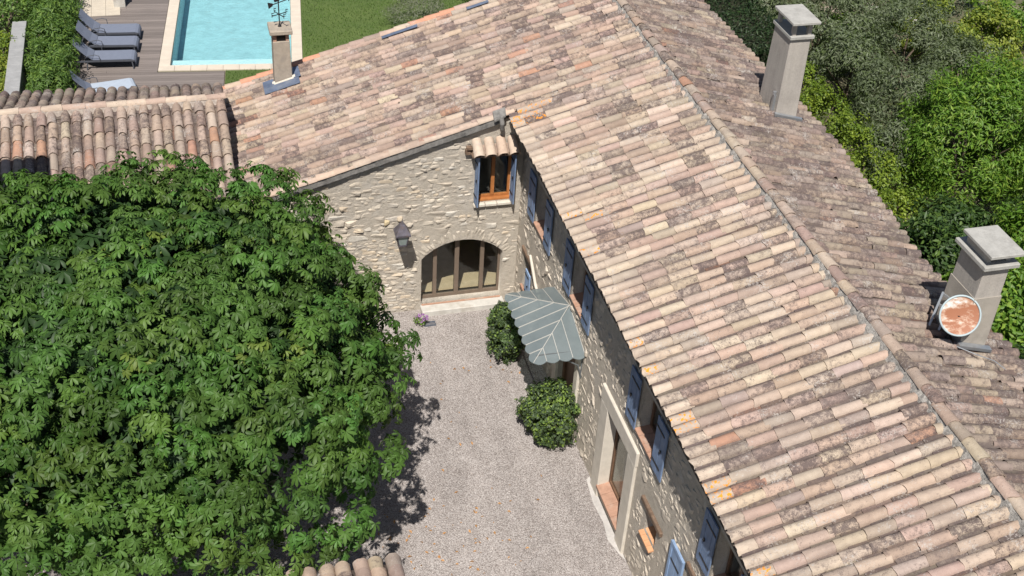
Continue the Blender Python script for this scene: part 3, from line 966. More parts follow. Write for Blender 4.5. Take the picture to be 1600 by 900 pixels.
# entrance door under the canopy
mb = MB(); mb.box((.16, -4.74, .03), (.22, -4.2, 2.06)); mb.box((.16, -4.19, .03), (.22, -3.66, 2.06)); mb.box((.10, -4.745, .03), (.155, -4.66, 2.07)); mb.box((.10, -3.74, .03), (.155, -3.655, 2.07))
ed = mb.build('entrance_door', WOOD_DK, house)
for y0 in (-4.98, -3.63):
    mb = MB(); mb.box((-.06, y0, 0), (.10, y0+.21, 2.14)); mb.build('door_surround', LIME, house, bevel=.01)
mb = MB(); mb.box((-.45, -4.8, -.01), (-.002, -3.6, .10)); mb.build('door_step', LIMEGREY, house, bevel=.012)

# ------------------------------------------------------------------ chimneys
def frustum(mb, x0, x1, y0, y1, z0, z1, tx, ty, skew=0.0):
    V = [(x0, y0, z0), (x1, y0, z0), (x1, y1, z0), (x0, y1, z0), (x0+tx, y0+ty, z1), (x1-tx, y0+ty, z1), (x1-tx, y1-ty, z1), (x0+tx, y1-ty, z1)]
    mb.add(V, [(3, 2, 1, 0), (4, 5, 6, 7), (0, 1, 5, 4), (1, 2, 6, 5), (2, 3, 7, 6), (3, 0, 4, 7)])


# tall chimney with a slab on four stubs
mb = MB(); frustum(mb, 5.01, 5.53, -1.95, -1.06, 5.3, 7.48, .03, .055); ch = mb.build('chimney', RENDER, roof, bevel=.012)
tag(ch, 'tall pale rendered chimney with a slab on four stubs')
mb = MB(); mb.box((5.0, -1.95, 7.482), (5.55, -1.07, 7.56)); mb.build('chimney_collar', CONCRETE, roof, bevel=.01)
for x, y in ((5.05, -1.90), (5.40, -1.90), (5.05, -1.24), (5.40, -1.24)):
    mb = MB(); mb.box((x, y, 7.562), (x+.08, y+.09, 7.86)); mb.build('chimney_stub', RENDER, roof)
mb = MB(); mb.box((4.93, -2.07, 7.862), (5.56, -1.16, 7.92)); mb.build('chimney_cap', CONCRETE, roof, bevel=.008)
mb = MB(); mb.prism([(4.97, -2.0, 5.73), (5.66, -2.0, 5.53), (5.66, -1.945, 5.55), (4.97, -1.945, 5.75)], (0, 0, .07)); mb.build('chimney_flashing', ALU, roof)
mb = MB(); mb.box((4.96, -1.82, 5.75), (5.015, -1.74, 6.15)); mb.tube([(4.98, -1.78, 6.15), (4.98, -1.78, 6.22)], .04, 8); mb.build('junction_box', ALU, roof)
# broad chimney beside the dish
mb = MB(); frustum(mb, 4.62, 5.12, -9.96, -9.22, 5.3, 7.40, .02, .03); ch = mb.build('chimney', RENDER, roof, bevel=.012)
tag(ch, 'broad pale chimney with a low slab cap beside the dish')
mb = MB(); frustum(mb, 4.610, 5.130, -9.970, -9.210, 5.3, 6.80, .010, .016); mb.build('chimney_base', RENDER2, roof)
frz = MB(); frz.box((4.55, -10.03, 7.402), (5.19, -9.15, 7.48)); frz.build('chimney_collar', CONCRETE, roof, bevel=.01)
mb = MB(); mb.box((4.65, -9.9, 7.482), (4.73, -9.3, 7.66)); mb.build('chimney_stub', RENDER, roof)
mb = MB(); mb.box((5.0, -9.9, 7.482), (5.08, -9.3, 7.66)); mb.build('chimney_stub', RENDER, roof)
mb = MB(); mb.box((4.56, -10.08, 7.662), (5.18, -9.26, 7.72)); mb.build('chimney_cap', CONCRETE, roof, bevel=.008)
mb = MB(); mb.prism([(4.55, -10.06, 5.88), (5.22, -10.06, 5.68), (5.22, -9.97, 5.70), (4.55, -9.97, 5.90)], (0, 0, .06)); mb.build('chimney_flashing', ALU, roof)
# small old chimney at the back verge
mb = MB(); frustum(mb, -5.08, -4.64, 4.50, 4.98, 3.6, 5.06, .02, .02); ch = mb.build('chimney', RENDER3, roof, bevel=.01)
tag(ch, 'small old chimney with a weathervane by the pool')
mb = MB(); mb.box((-5.05, 4.53, 5.062), (-4.97, 4.95, 5.26)); mb.box((-4.75, 4.53, 5.062), (-4.67, 4.95, 5.26)); mb.build('chimney_brick', BRICKSILL, roof)
mb = MB(); mb.box((-4.965, 4.85, 5.062), (-4.755, 4.95, 5.26)); mb.build('chimney_back', RENDER3, roof)
mb = MB(); mb.box((-5.13, 4.43, 5.262), (-4.59, 5.02, 5.37)); mb.build('chimney_cap', RENDER3, roof, bevel=.015)
mb = MB(); mb.prism([(-5.14, 4.44, zleft(-5.14)-.02), (-4.58, 4.44, zleft(-4.58)-.02), (-4.58, 4.53, zleft(-4.58)+.12), (-5.14, 4.53, zleft(-5.14)+.12)], (0, .03, -.06)); mb.prism([(-4.63, 4.44, zleft(-4.63)), (-4.55, 4.44, zleft(-4.55)), (-4.55, 5.0, zleft(-4.55)), (-4.63, 5.0, zleft(-4.63)+.1)], (0, 0, .04)); mb.build('chimney_fillet', LIME, roof)
mb = MB(); mb.prism([(-5.36, 4.16, zleft(-5.36)+.045), (-4.5, 4.16, zleft(-4.5)+.045), (-4.5, 4.44, zleft(-4.5)+.06), (-5.36, 4.44, zleft(-5.36)+.06)], (0, 0, .012)); mb.prism([(-5.36, 4.44, zleft(-5.36)+.062), (-5.10, 4.44, zleft(-5.1)+.062), (-5.10, 4.75, zleft(-5.1)+.06), (-5.36, 4.75, zleft(-5.36)+.06)], (0, 0, .012)); mb.prism([(-4.62, 4.46, zleft(-4.62)+.062), (-4.45, 4.46, zleft(-4.45)+.062), (-4.45, 4.98, zleft(-4.45)+.06), (-4.62, 4.98, zleft(-4.62)+.06)], (0, 0, .012)); mb.build('chimney_flashing', LEAD, roof)

# weathervane
vane = empty('weathervane', (-4.86, 4.72, 5.37), 'black iron weathervane on the small old chimney by the pool', 'weathervane')
mb = MB(); mb.tube([(-4.86, 4.72, 5.35), (-4.86, 4.72, 6.35)], .014, 8); mb.tube([(-4.86, 4.72, 5.37), (-4.86, 4.72, 5.43)], [.05, .02], 8); mb.build('rod', IRON, vane)
mb = MB()
for a in (.5, .5+math.pi/2):
    c_, s_ = math.cos(a)*.2, math.sin(a)*.2
    mb.bar((-4.86-c_, 4.72-s_, 5.68), (-4.86+c_, 4.72+s_, 5.68), .016)
    for sg in (-1, 1):
        ex, ey = -4.86+c_*sg, 4.72+s_*sg
        mb.bar((ex, ey, 5.64), (ex, ey, 5.76), .014); mb.bar((ex, ey, 5.75), (ex+.05, ey, 5.75), .014); mb.bar((ex, ey, 5.70), (ex+.04, ey, 5.70), .012)
mb.build('compass_arms', IRON, vane)
mb = MB(); mb.bar((-5.08, 4.66, 5.93), (-4.62, 4.79, 6.02), .018); mb.prism([(-4.62, 4.79, 5.97), (-4.54, 4.81, 6.035), (-4.62, 4.79, 6.08)], (.004, -.012, 0))
mb.prism([(-5.1, 4.655, 5.86), (-5.0, 4.68, 5.92), (-5.0, 4.68, 5.98), (-5.12, 4.65, 6.02)], (.004, -.012, 0)); mb.build('arrow', IRON, vane)
mb = MB(); mb.prism([(-4.95, 4.70, 6.0), (-4.84, 4.725, 6.02), (-4.80, 4.735, 6.12), (-4.85, 4.72, 6.16), (-4.82, 4.73, 6.26), (-4.89, 4.71, 6.22), (-4.92, 4.70, 6.1), (-5.0, 4.68, 6.14)], (.005, -.014, 0)); mb.build('figure', IRON, vane)

# satellite dish
dc = np.array([4.40, -10.02, 6.55]); dn = np.array([-.26, -.84, .48]); dn /= np.linalg.norm(dn)
da = np.cross(dn, (0, 0, 1)); da /= np.linalg.norm(da); db = np.cross(da, dn)
dish = empty('satellite_dish', tuple(dc-np.array([0, 0, .6])), 'round rust-streaked satellite dish standing before the broad chimney', 'satellite dish')
V = []; F = []; n = 36; rs = [0, .08, .16, .23, .29, .322]
for k, r in enumerate(rs):
    for i in range(n):
        g = 2*math.pi*i/n; V.append(dc+(da*math.cos(g)+db*math.sin(g))*max(r, .002)+dn*(r*r*.42-.07))
for k in range(len(rs)-1):
    for i in range(n): F.append((k*n+i, k*n+(i+1) % n, (k+1)*n+(i+1) % n, (k+1)*n+i))
nb = len(V)
for v in list(V): V.append(v-dn*.02)
F += [tuple(nb+i for i in f[::-1]) for f in F]
link('reflector', np_mesh('reflector', np.array(V), F, RUST, smooth=True), dish)
mb = MB(); ring = [dc+(da*math.cos(g)+db*math.sin(g))*.327-dn*.02 for g in np.linspace(0, 2*math.pi, 37)]
mb.tube(ring, .017, 8, cap=False); mb.build('rim', simple_mat('pale_blue_rim', (.38, .45, .47), .5, .08, 6), dish, smooth=True)
mb = MB(); mb.tube([tuple(dc-dn*.08), (4.42, -9.86, 6.2), (4.42, -9.86, 5.85)], .03, 8); mb.bar((4.25, -10.0, 5.93), (4.55, -9.75, 5.9), .05); mb.bar((4.22, -9.8, 5.97), (4.5, -9.95, 5.9), .04); mb.build('mast', IRON, dish)
mb = MB(); mb.tube([(4.46, -10.1, 5.97), (4.7, -10.3, 5.93), (5.0, -10.42, 5.84), (5.1, -10.6, 5.80)], .008, 6); mb.build('cable', ALU, dish)
brk = empty('chimney_bracket', (4.45, -9.5, 5.9), 'grey metal bracket like a short ladder beside the broad chimney', 'bracket')
mb = MB()
mb.bar((4.30, -9.50, 5.93), (4.52, -9.32, 6.50), .035, .05); mb.build('rail', ALU, brk)
mb = MB(); mb.bar((4.42, -9.62, 5.91), (4.60, -9.44, 6.46), .035, .05); mb.build('rail', ALU, brk)
for t in (.35, .65, .95):
    a = np.array([4.30, -9.50, 5.93])*(1-t)+np.array([4.52, -9.32, 6.50])*t; b = np.array([4.42, -9.62, 5.91])*(1-t)+np.array([4.60, -9.44, 6.46])*t
    mb = MB(); mb.bar(a, b, .03, .04); mb.build('rung', ALU, brk)

# ------------------------------------------------------------------ wall lantern
LX, LY, LZ = -2.885, -.57, .115
lan = empty('wall_lantern', (LX, 0, 2.2), 'old iron wall lantern left of the arched door', 'lantern')


def sq(mb, z0, w0, z1, w1):
    V = [(LX+sx*w/2, LY+sy*w/2, z) for z, w in ((z0, w0), (z1, w1)) for sx, sy in ((-1, -1), (1, -1), (1, 1), (-1, 1))]
    mb.add(V, [(3, 2, 1, 0), (4, 5, 6, 7), (0, 1, 5, 4), (1, 2, 6, 5), (2, 3, 7, 6), (3, 0, 4, 7)])


mb = MB(); sq(mb, 2.675, .34, 2.715, .34); sq(mb, 2.717, .335, 2.895, .13); sq(mb, 2.897, .14, 2.935, .10); mb.build('lantern_roof', LANTERN, lan)
mb = MB(); sq(mb, 2.415, .165, 2.670, .255); mb.build('lantern_glass', LANTGLASS, lan)
mb = MB()
for sx, sy in ((-1, -1), (1, -1), (1, 1), (-1, 1)): mb.bar((LX+sx*.085, LY+sy*.085, 2.405), (LX+sx*.13, LY+sy*.13, 2.675), .02)
sq(mb, 2.380, .19, 2.412, .19); mb.tube([(LX, LY, 2.380), (LX, LY, 2.315)], [.035, .02], 8); mb.build('lantern_frame', LANTERN, lan)
mb = MB(); mb.tube([(LX, LY, 2.935), (LX, LY, 2.975), (LX, LY, 3.015)], [.045, .03, .012], 8); mb.build('finial', LANTERN, lan)
mb = MB(); mb.tube([(LX, -.02, 2.30), (LX, -.20, 2.24), (LX, -.42, 2.25), (LX, LY, 2.32)], .018, 8); mb.box((LX-.05, -.035, 2.15), (LX+.05, -.022, 2.42)); mb.build('bracket', IRON, lan)

# ------------------------------------------------------------------ glazed canopy over the entrance
cano = empty('entrance_canopy', (0, -4.1, 2.4), 'grey glazed entrance canopy with white bars and scalloped edge', 'canopy')
AP = np.array([-.02, -3.98, 2.80]); XF = -1.08; YF, YNr = -2.88, -5.12; ZF, ZN = 2.42, 2.36
ydiv = np.linspace(YF, YNr, 9)


def fpt(x, y):  # front plane through the two outer corners and the apex
    zf = np.interp(-y, [-YF, -YNr], [ZF, ZN]); t = (x-XF)/(AP[0]-XF)
    return np.array([x, y, zf+(AP[2]-(ZF+ZN)/2)*t])


def hipx(y):
    return XF+(AP[0]-XF)*((y-YF)/(AP[1]-YF) if y > AP[1] else (y-YNr)/(AP[1]-YNr))


def scallop(a, b, out, dep=.055, n=7):
    return [a+(b-a)*t+out*dep*math.sin(math.pi*t) for t in np.linspace(0, 1, n)]


barm = []
for y0, y1 in zip(ydiv[:-1], ydiv[1:]):
    outer = scallop(fpt(XF, y0), fpt(XF, y1), np.array([-1, 0, -.33]))
    inner = [fpt(hipx(y1), y1)] if abs(y1-YNr) > .01 else []
    if y1 < AP[1] < y0: inner.append(AP.copy())
    if abs(y0-YF) > .01: inner.append(fpt(hipx(y0), y0))
    mb = MB(); mb.prism(outer+inner, (0, 0, .012)); mb.build('pane', CANOPY, cano)
for y in ydiv[1:-1]: barm.append((fpt(XF-.01, y), fpt(hipx(y), y)))
for yw, zw, yo, zo, sg in ((-2.92, 2.50, YF, ZF, 1), (-5.18, 2.42, YNr, ZN, -1)):
    xs_ = np.linspace(XF, 0, 5)
    ed = lambda x: np.array([x, np.interp(x, [XF, 0], [yo, yw]), np.interp(x, [XF, 0], [zo, zw])])
    hp = lambda x: np.array([x, np.interp(x, [XF, AP[0]], [yo, AP[1]]), np.interp(x, [XF, AP[0]], [zo, AP[2]])])
    for i, (x0, x1) in enumerate(zip(xs_[:-1], xs_[1:])):
        outer = scallop(ed(x0), ed(x1), np.array([0, sg, -.3]))
        inner = [hp(x1)]+([hp(x0)] if i else [])
        mb = MB(); mb.prism(outer+inner, (0, 0, .012)); mb.build('pane', CANOPY, cano)
    for x in xs_[1:-1]: barm.append((ed(x), hp(x)))
    barm.append((ed(XF), AP)); barm.append((ed(-.01), hp(-.01)))
for a, b in barm:
    mb = MB(); mb.bar(a+np.array([0, 0, .02]), b+np.array([0, 0, .02]), .010, .016); mb.build('glazing_bar', BARS, cano)
mb = MB(); mb.bar(fpt(XF+.16, YF-.1)-[0, 0, .03], fpt(XF+.16, YNr+.1)-[0, 0, .03], .03); mb.bar((XF+.1, YNr+.15, 2.42), (0, -5.02, 2.46), .03); mb.bar((XF+.1, YF-.15, 2.46), (0, -3.05, 2.5), .03)
mb.build('purlin', STEELGREY, cano)
for y in (-3.02, -5.05):
    mb = MB(); mb.tube([(-.0, y, 1.75), (-.10, y, 2.1), (-.4, y, 2.3), (-.95, y, 2.37)], .018, 8); mb.tube([(-.02, y, 2.45), (-.02, y, 1.75)], .016, 8); mb.build('bracket', STEELGREY, cano)

# ------------------------------------------------------------------ foliage helpers
def mats_from(nrm, roll):
    """rotation matrices whose z is nrm"""
    nrm = nrm/np.linalg.norm(nrm, axis=1, keepdims=True)
    t = np.where(np.abs(nrm[:, 2:3]) < .9, np.array([[0, 0, 1.]]), np.array([[1., 0, 0]]))
    a = np.cross(t, nrm); a /= np.linalg.norm(a, axis=1, keepdims=True); b = np.cross(nrm, a)
    c, s = np.cos(roll)[:, None], np.sin(roll)[:, None]
    x = a*c+b*s; y = -a*s+b*c
    return np.stack([x, y, nrm], 1)  # rows are axes


def scatter(TV, TF, R, T, sc, colr):
    N = len(T); n = len(TV)
    V = np.einsum('nk,mkj->mnj', TV, R)*sc[:, None, None]+T[:, None, :]
    F = (TF[None]+(np.arange(N)*n)[:, None, None]).reshape(-1, TF.shape[1])
    C = np.repeat(np.concatenate([colr, np.ones((N, 1))], 1), n, 0)
    return V.reshape(-1, 3), F, C


def simple_leaf(ratio=.4, fold=.18):
    V = np.array([(0, -.5, 0), (ratio/2, .0, fold*ratio), (0, .5, -.05), (-ratio/2, .0, fold*ratio)])
    return V, np.array([(0, 1, 2), (0, 2, 3)])


def lumpy(P, seed, amp):
    g = np.random.default_rng(seed); o = np.zeros(len(P))
    for _ in range(6):
        k = g.normal(0, 1, 3)*2.2; o += np.sin(P @ k+g.uniform(0, 6.28))
    return 1+amp*o/3


def crown_leaves(c, r, n, size, ratio, cols, seed, clumps=70, spread=.26, amp=.18, lower=-.5, outw=.55, bright=.25, upb=.35, inner=.72):
    """leaf clusters spread through an ellipsoid's outer volume"""
    g = np.random.default_rng(seed)
    D = g.normal(0, 1, (clumps*3, 3)); D /= np.linalg.norm(D, axis=1, keepdims=True); D = D[D[:, 2] > lower][:clumps]
    rad = lumpy(D, seed, amp)*g.uniform(inner, 1.0, len(D))
    K = D*rad[:, None]
    idx = g.integers(0, len(K), n)
    off = g.normal(0, 1, (n, 3)); off /= np.linalg.norm(off, axis=1, keepdims=True)
    off *= (g.random(n)**.45)[:, None]*spread*g.uniform(.6, 1.2, len(K))[idx][:, None]
    P = K[idx]+off
    nr = off/spread*.8+D[idx]*outw+g.normal(0, .45, (n, 3))+np.array([0, 0, upb])
    R = mats_from(nr, g.uniform(0, 6.28, n))
    T = np.array(c)+P*np.array(r)
    T[:, 2] = np.maximum(T[:, 2], .03)
    cl = np.array(cols); ci = g.random(n)
    kk = g.random(len(K))[idx]
    C = cl[0]*(1-kk[:, None]*.6)+cl[1]*(kk[:, None]*.6)
    C = np.where((ci < bright)[:, None], cl[2], C)*g.uniform(.75, 1.2, (n, 1))
    TV, TF = simple_leaf(ratio)
    return scatter(TV, TF, R, T, size*g.uniform(.7, 1.25, n), C)


GREENS = dict(
    olive=[(.11, .14, .075), (.19, .215, .135), (.10, .135, .05)],
    lime=[(.11, .18, .02), (.28, .34, .035), (.08, .13, .02)],
    bright=[(.085, .175, .018), (.125, .225, .025), (.18, .27, .035)],
    conifer=[(.022, .045, .014), (.032, .06, .018), (.018, .035, .012)],
    oleander=[(.075, .14, .03), (.115, .20, .04), (.16, .25, .045)],
    yellow=[(.20, .25, .035), (.27, .30, .05), (.11, .17, .03)],
    dark=[(.035, .07, .018), (.055, .105, .024), (.09, .15, .03)],
    box=[(.06, .085, .045), (.085, .155, .035), (.17, .25, .05)],
    grey=[(.19, .20, .14), (.23, .235, .175), (.14, .16, .10)])


def shrub(name, label, cat, x, y, zc, r, n, size, kind, seed, ratio=.42, group=None, trunk=True, z0=0.0, **kw):
    o = empty(name, (x, y, z0), label, cat, group)
    V, F, C = crown_leaves((x, y, zc), r, n, size, ratio, GREENS[kind], seed, **kw)
    link('crown', np_mesh('crown', V-np.array([x, y, z0]), F, LEAF2, C), o, (x, y, z0))
    if trunk:
        g = np.random.default_rng(seed+5); mb = MB()
        mb.tube([(x, y, z0-.05), (x+g.normal(0, .05), y+g.normal(0, .05), z0+(zc-z0)*.5), (x+g.normal(0, .1), y+g.normal(0, .1), zc)], [.07, .055, .03], 8)
        for k in range(5):
            d = g.normal(0, 1, 3); d[2] = abs(d[2])*.6; d /= np.linalg.norm(d)
            mb.tube([(x, y, z0+(zc-z0)*.5), np.array([x, y, zc])+d*np.array(r)*.75], [.04, .012], 6)
        mb.build('trunk', BARK, o)
    return o


# ------------------------------------------------------------------ horse chestnut
def palmate(seed, k=7):
    g = np.random.default_rng(seed); V = []; F = []
    angs = np.radians(np.linspace(-128, 128, k)) if k > 5 else np.radians(np.linspace(-105, 105, k))
    for j, a in enumerate(angs):
        a += g.normal(0, .07); L = (.60-.20*abs(a)/2.2)*g.uniform(.9, 1.1); W = L*.20
        dr = g.uniform(.08, .5); ca, sa = math.sin(a), math.cos(a)
        b = len(V); tw = g.normal(0, .25)
        for t, w in ((.04, .06), (.45, .80), (.78, .95), (1.0, 0)):
            for s in ((-1, 0, 1) if w > 0 else (0,)):
                l, c = L*t, s*W*w
                z = -dr*t*t*L*1.5-.10*t*L+abs(s)*W*w*.30+s*W*w*tw
                V.append((l*ca+c*sa, l*sa-c*ca, z))
        for i in range(2):
            q = b+i*3
            F += [(q, q+1, q+4), (q, q+4, q+3), (q+1, q+2, q+5), (q+1, q+5, q+4)]
        q = b+6; F += [(q, q+1, q+3), (q+1, q+2, q+3)]
    return np.array(V), np.array(F)


TC = np.array([-9.0, -5.2, 4.0]); TR = np.array([4.75, 4.6, 2.25])
tree = empty('horse_chestnut_tree', (TC[0], TC[1], 0), 'big dense horse chestnut tree filling the left of the courtyard', 'tree')
g = np.random.default_rng(21)
NCL = 840
D = g.normal(0, 1, (14000, 3)); D /= np.linalg.norm(D, axis=1, keepdims=True); D = D[D[:, 2] > -.42]
sel = [D[0]]
for d in D[1:]:
    if min(np.linalg.norm(np.array(sel)-d, axis=1)) > .090: sel.append(d)
    if len(sel) >= NCL: break
D = np.array(sel)
sup = D*(1/(np.abs(D[:, 0])**4+np.abs(D[:, 1])**5+np.abs(D[:, 2])**3)**.23)[:, None]*.91
K = sup*(lumpy(D, 3, .085)*g.uniform(.82, 1.09, len(D)))[:, None]
LV, LF = [], []
leafP, leafN, leafC, leafS, leafR = [], [], [], [], []
gold = (.15, .21, .04)
for q, d in zip(K, D):
    base = TC+q*TR
    cl = np.array((.058, .122, .024))*g.uniform(.72, 1.36)*np.array([g.uniform(.9, 1.25), 1, g.uniform(.85, 1.1)])
    young = g.random() < .035
    dd = d*np.array([1, 1, .9]); rr = g.uniform(.24, .44); m_ = g.integers(25, 36)
    for i in range(m_):
        o = g.normal(0, 1, 3); o /= np.linalg.norm(o); o += d*.55+np.array([0, 0, .35]); o /= np.linalg.norm(o)
        p = base+o*rr*np.array([1.1, 1.1, .75])*g.uniform(.55, 1.08)
        leafP.append(p); leafN.append(o*.55+np.array([0, 0, .75])+d*.35+g.normal(0, .30, 3))
        c = cl*g.uniform(.8, 1.25)
        if young and g.random() < .5: c = np.array(gold)*g.uniform(.7, 1.0)
        leafC.append(c); leafS.append(g.uniform(.14, .29))
        # leaf tips point outwards and down
        leafR.append(np.arctan2(o[0], o[1])+g.normal(0, .5))
# inner leaves that close the crown, shade put into their darker green
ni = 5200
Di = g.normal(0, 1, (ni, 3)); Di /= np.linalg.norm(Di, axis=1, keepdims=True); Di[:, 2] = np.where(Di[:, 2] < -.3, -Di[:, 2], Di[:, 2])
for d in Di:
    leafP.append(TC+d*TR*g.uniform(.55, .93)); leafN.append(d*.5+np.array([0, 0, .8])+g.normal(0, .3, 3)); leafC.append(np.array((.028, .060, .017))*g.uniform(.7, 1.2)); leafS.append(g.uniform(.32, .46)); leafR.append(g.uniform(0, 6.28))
leafP = np.array(leafP); leafN = np.array(leafN); leafC = np.array(leafC); leafS = np.array(leafS); leafR = np.array(leafR)


def leaf_frames(N_, yaw):
    N_ = N_/np.linalg.norm(N_, axis=1, keepdims=True)
    y = np.stack([np.sin(yaw), np.cos(yaw), np.zeros(len(yaw))], 1)
    y = y-(y*N_).sum(1, keepdims=True)*N_; y /= np.linalg.norm(y, axis=1, keepdims=True)+1e-9
    x = np.cross(y, N_)
    return np.stack([x, y, N_], 1)


LR = leaf_frames(leafN, leafR)
temps = [palmate(s, 7 if s % 3 else 5) for s in range(6)]
which = g.integers(0, 6, len(leafP))
# the leaves that show largest become parts of their own
pq = project(leafP); dist = np.linalg.norm(leafP-CAM, axis=1)
toc = (CAM-leafP)/dist[:, None]; nn = leafN/np.linalg.norm(leafN, axis=1, keepdims=True)
shell = np.linalg.norm((leafP-TC)/TR, axis=1)
score = leafS/dist*np.abs((nn*toc).sum(1))*(shell > 1.0)*(pq[:, 0] > 5)*(pq[:, 0] < 1590)*(pq[:, 1] > 5)*(pq[:, 1] < 890)*(((leafP-TC)*toc).sum(1) > 1.2)
top = np.argsort(-score)[:300]
ismain = np.zeros(len(leafP), bool); ismain[top] = True
Vs, Fs, Cs, b = [], [], [], 0
for w_ in range(6):
    m_ = (which == w_) & ~ismain
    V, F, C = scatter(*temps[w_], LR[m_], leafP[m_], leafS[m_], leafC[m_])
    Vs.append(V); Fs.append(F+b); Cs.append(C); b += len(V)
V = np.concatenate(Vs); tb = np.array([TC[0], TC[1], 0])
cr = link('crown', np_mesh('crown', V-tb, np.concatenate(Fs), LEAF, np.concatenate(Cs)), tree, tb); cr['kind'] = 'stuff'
lmesh = {}
for i in top:
    key = (int(which[i]), int(np.clip(leafC[i][1]*45, 2, 7)))
    if key not in lmesh:
        TV, TF = temps[key[0]]; cc = np.array((.52, 1, .21))*(key[1]+.5)/45*.97
        lmesh[key] = np_mesh('leaf', TV, TF, LEAF, np.tile([*cc, 1], (len(TV), 1)))
    o = link('leaf', lmesh[key], tree, leafP[i])
    o.rotation_mode = 'QUATERNION'; o.rotation_quaternion = Matrix(LR[i].T.tolist()).to_quaternion(); o.scale = (leafS[i],)*3
mb = MB()
mb.tube([(TC[0], TC[1], -.1), (TC[0]+.05, TC[1]+.03, 1.0), (TC[0], TC[1]+.1, 2.2)], [.34, .26, .22], 14); mb.build('trunk', BARK, tree, smooth=True)
for k in range(11):
    a = k*2*math.pi/11+U(-.2, .2); e = U(.05, .9)
    d = np.array([math.cos(a)*math.cos(e), math.sin(a)*math.cos(e), math.sin(e)])
    p0 = np.array([TC[0], TC[1]+.1, 1.9+U(0, .3)])
    mb = MB(); mb.tube([p0, p0+(TC+d*TR*.5-p0)*.6+np.array([0, 0, .15]), TC+d*TR*.9], [.11, .075, .02], 8); mb.build('branch', BARK, tree)

# ------------------------------------------------------------------ clipped bushes by the entrance
shrub('clipped_bush', 'round clipped evergreen bush right of the entrance canopy', 'bush', -.54, -4.85, .70, (.66, .68, .72), 15000, .075, 'box', 31, ratio=.55, inner=.5, clumps=190, spread=.22, amp=.05, bright=.28, lower=-.95)
shrub('clipped_bush', 'dark clipped evergreen bush at the far side of the canopy', 'bush', -.74, -2.05, .70, (.42, .66, .72), 11000, .075, 'box', 32, ratio=.55, inner=.5, clumps=160, spread=.22, amp=.06, bright=.16, lower=-.95)
fl = empty('flowering_plant', (-2.46, -.62, 0), 'small purple-flowered plant at the foot of the stone wall', 'plant')
V, F, C = crown_leaves((-2.46, -.62, .16), (.14, .12, .15), 350, .045, .4, GREENS['bright'], 41, clumps=30, spread=.3)
link('foliage', np_mesh('foliage', V, F, LEAF2, C), fl)
V, F, C = crown_leaves((-2.42, -.62, .24), (.14, .12, .12), 240, .03, .9, [(.30, .13, .36), (.40, .20, .45), (.48, .28, .50)], 42, clumps=30, spread=.25)
link('blossom', np_mesh('blossom', V, F, PETAL, C), fl)

# ------------------------------------------------------------------ ground
def sheet(name, poly, z, mat):
    me = np_mesh(name, [(x, y, z) for x, y in poly], [tuple(range(len(poly)))], mat)
    return tag(link(name, me), kind='structure')


gr = [(-600, -600), (600, -600), (600, 600), (-600, 600)]
E1 = np.array([math.cos(-.1085), math.sin(-.1085)]); E2 = np.array([-E1[1], E1[0]]); O2 = np.array([-7.97, 13.45])
PQ = lambda u, v: tuple(O2+E1*u+E2*v)
# garden ground with the pool cut out
PLEN = 10.2
hole = [PQ(.36, .36), PQ(4.13, .36), PQ(4.13, PLEN-.36), PQ(.36, PLEN-.36)]
V = [(x, y, 0) for x, y in gr]+[(x, y, 0) for x, y in hole]
F = [(0, 1, 5, 4), (1, 2, 6, 5), (2, 3, 7, 6), (3, 0, 4, 7)]
tag(link('ground', np_mesh('ground', V, F, EARTH)), kind='structure')
sheet('gravel_courtyard', [(-18, -16), (.2, -16), (.2, .2), (-18, .2)], .004, GRAVEL)
V = [(x, y, .004) for x, y in [(-6.05, 5.4), (9.5, 5.4), (9.5, 40), (-6.05+.11*30, 40)]]
lawn_poly = [PQ(2.08, -3.2), PQ(16, -3.2), PQ(16, 24), PQ(-3.5, 24), PQ(-3.5, PLEN), PQ(4.49, PLEN), PQ(4.49, -.0), PQ(2.08, -.0)]
sheet('lawn', lawn_poly, .006, GRASS)
# short grass blades that break up the lawn
gg = np.random.default_rng(5); n = 26000
uv = np.stack([gg.uniform(2.1, 12, n), gg.uniform(-3, 8, n)], 1); keep = (uv[:, 0] > 4.55) | (uv[:, 1] < -.05); uv = uv[keep]
P = np.array([[*(O2+E1*a+E2*b), .02] for a, b in uv])
TV = np.array([(-.5, 0, 0), (.5, 0, 0), (.1, .5, 2.6)]); R = mats_from(np.tile([[0, 0, 1.]], (len(P), 1))+gg.normal(0, .25, (len(P), 3)), gg.uniform(0, 6.28, len(P)))
C = np.array((.085, .145, .028))*gg.uniform(.6, 1.5, (len(P), 1))*np.array([1, 1, 1])
V, F, C = scatter(TV, np.array([(0, 1, 2)]), R, P, gg.uniform(.014, .028, len(P)), C)
tag(link('lawn_grass', np_mesh('lawn_grass', V, F, LEAF2, C)), 'short green grass of the lawn beside the pool', 'grass', kind='stuff')

# loose gravel
n = 34000
gx = gg.uniform(-5.6, -.02, n); gy = gg.uniform(-10.5, -.2, n)
TV = np.array([(1, 0, 0), (0, 1, 0), (-1, .1, 0), (0, -1, 0), (.1, .1, .8)]); TF = np.array([(0, 1, 4), (1, 2, 4), (2, 3, 4), (3, 0, 4)])
R = mats_from(np.array([[0, 0, 1.]])+gg.normal(0, .25, (n, 3)), gg.uniform(0, 6.28, n))
gc = np.array([(.43, .39, .367), (.37, .33, .312), (.52, .485, .46), (.28, .25, .24), (.42, .365, .335)])[gg.integers(0, 5, n)]*gg.uniform(.85, 1.12, (n, 1))
V, F, C = scatter(TV, TF, R, np.stack([gx, gy, np.full(n, .003)], 1), gg.uniform(.005, .013, n), gc)
tag(link('loose_gravel', np_mesh('loose_gravel', V, F, GRAVELBIT, C)), 'loose pinkish gravel spread over the courtyard', 'gravel', kind='stuff')
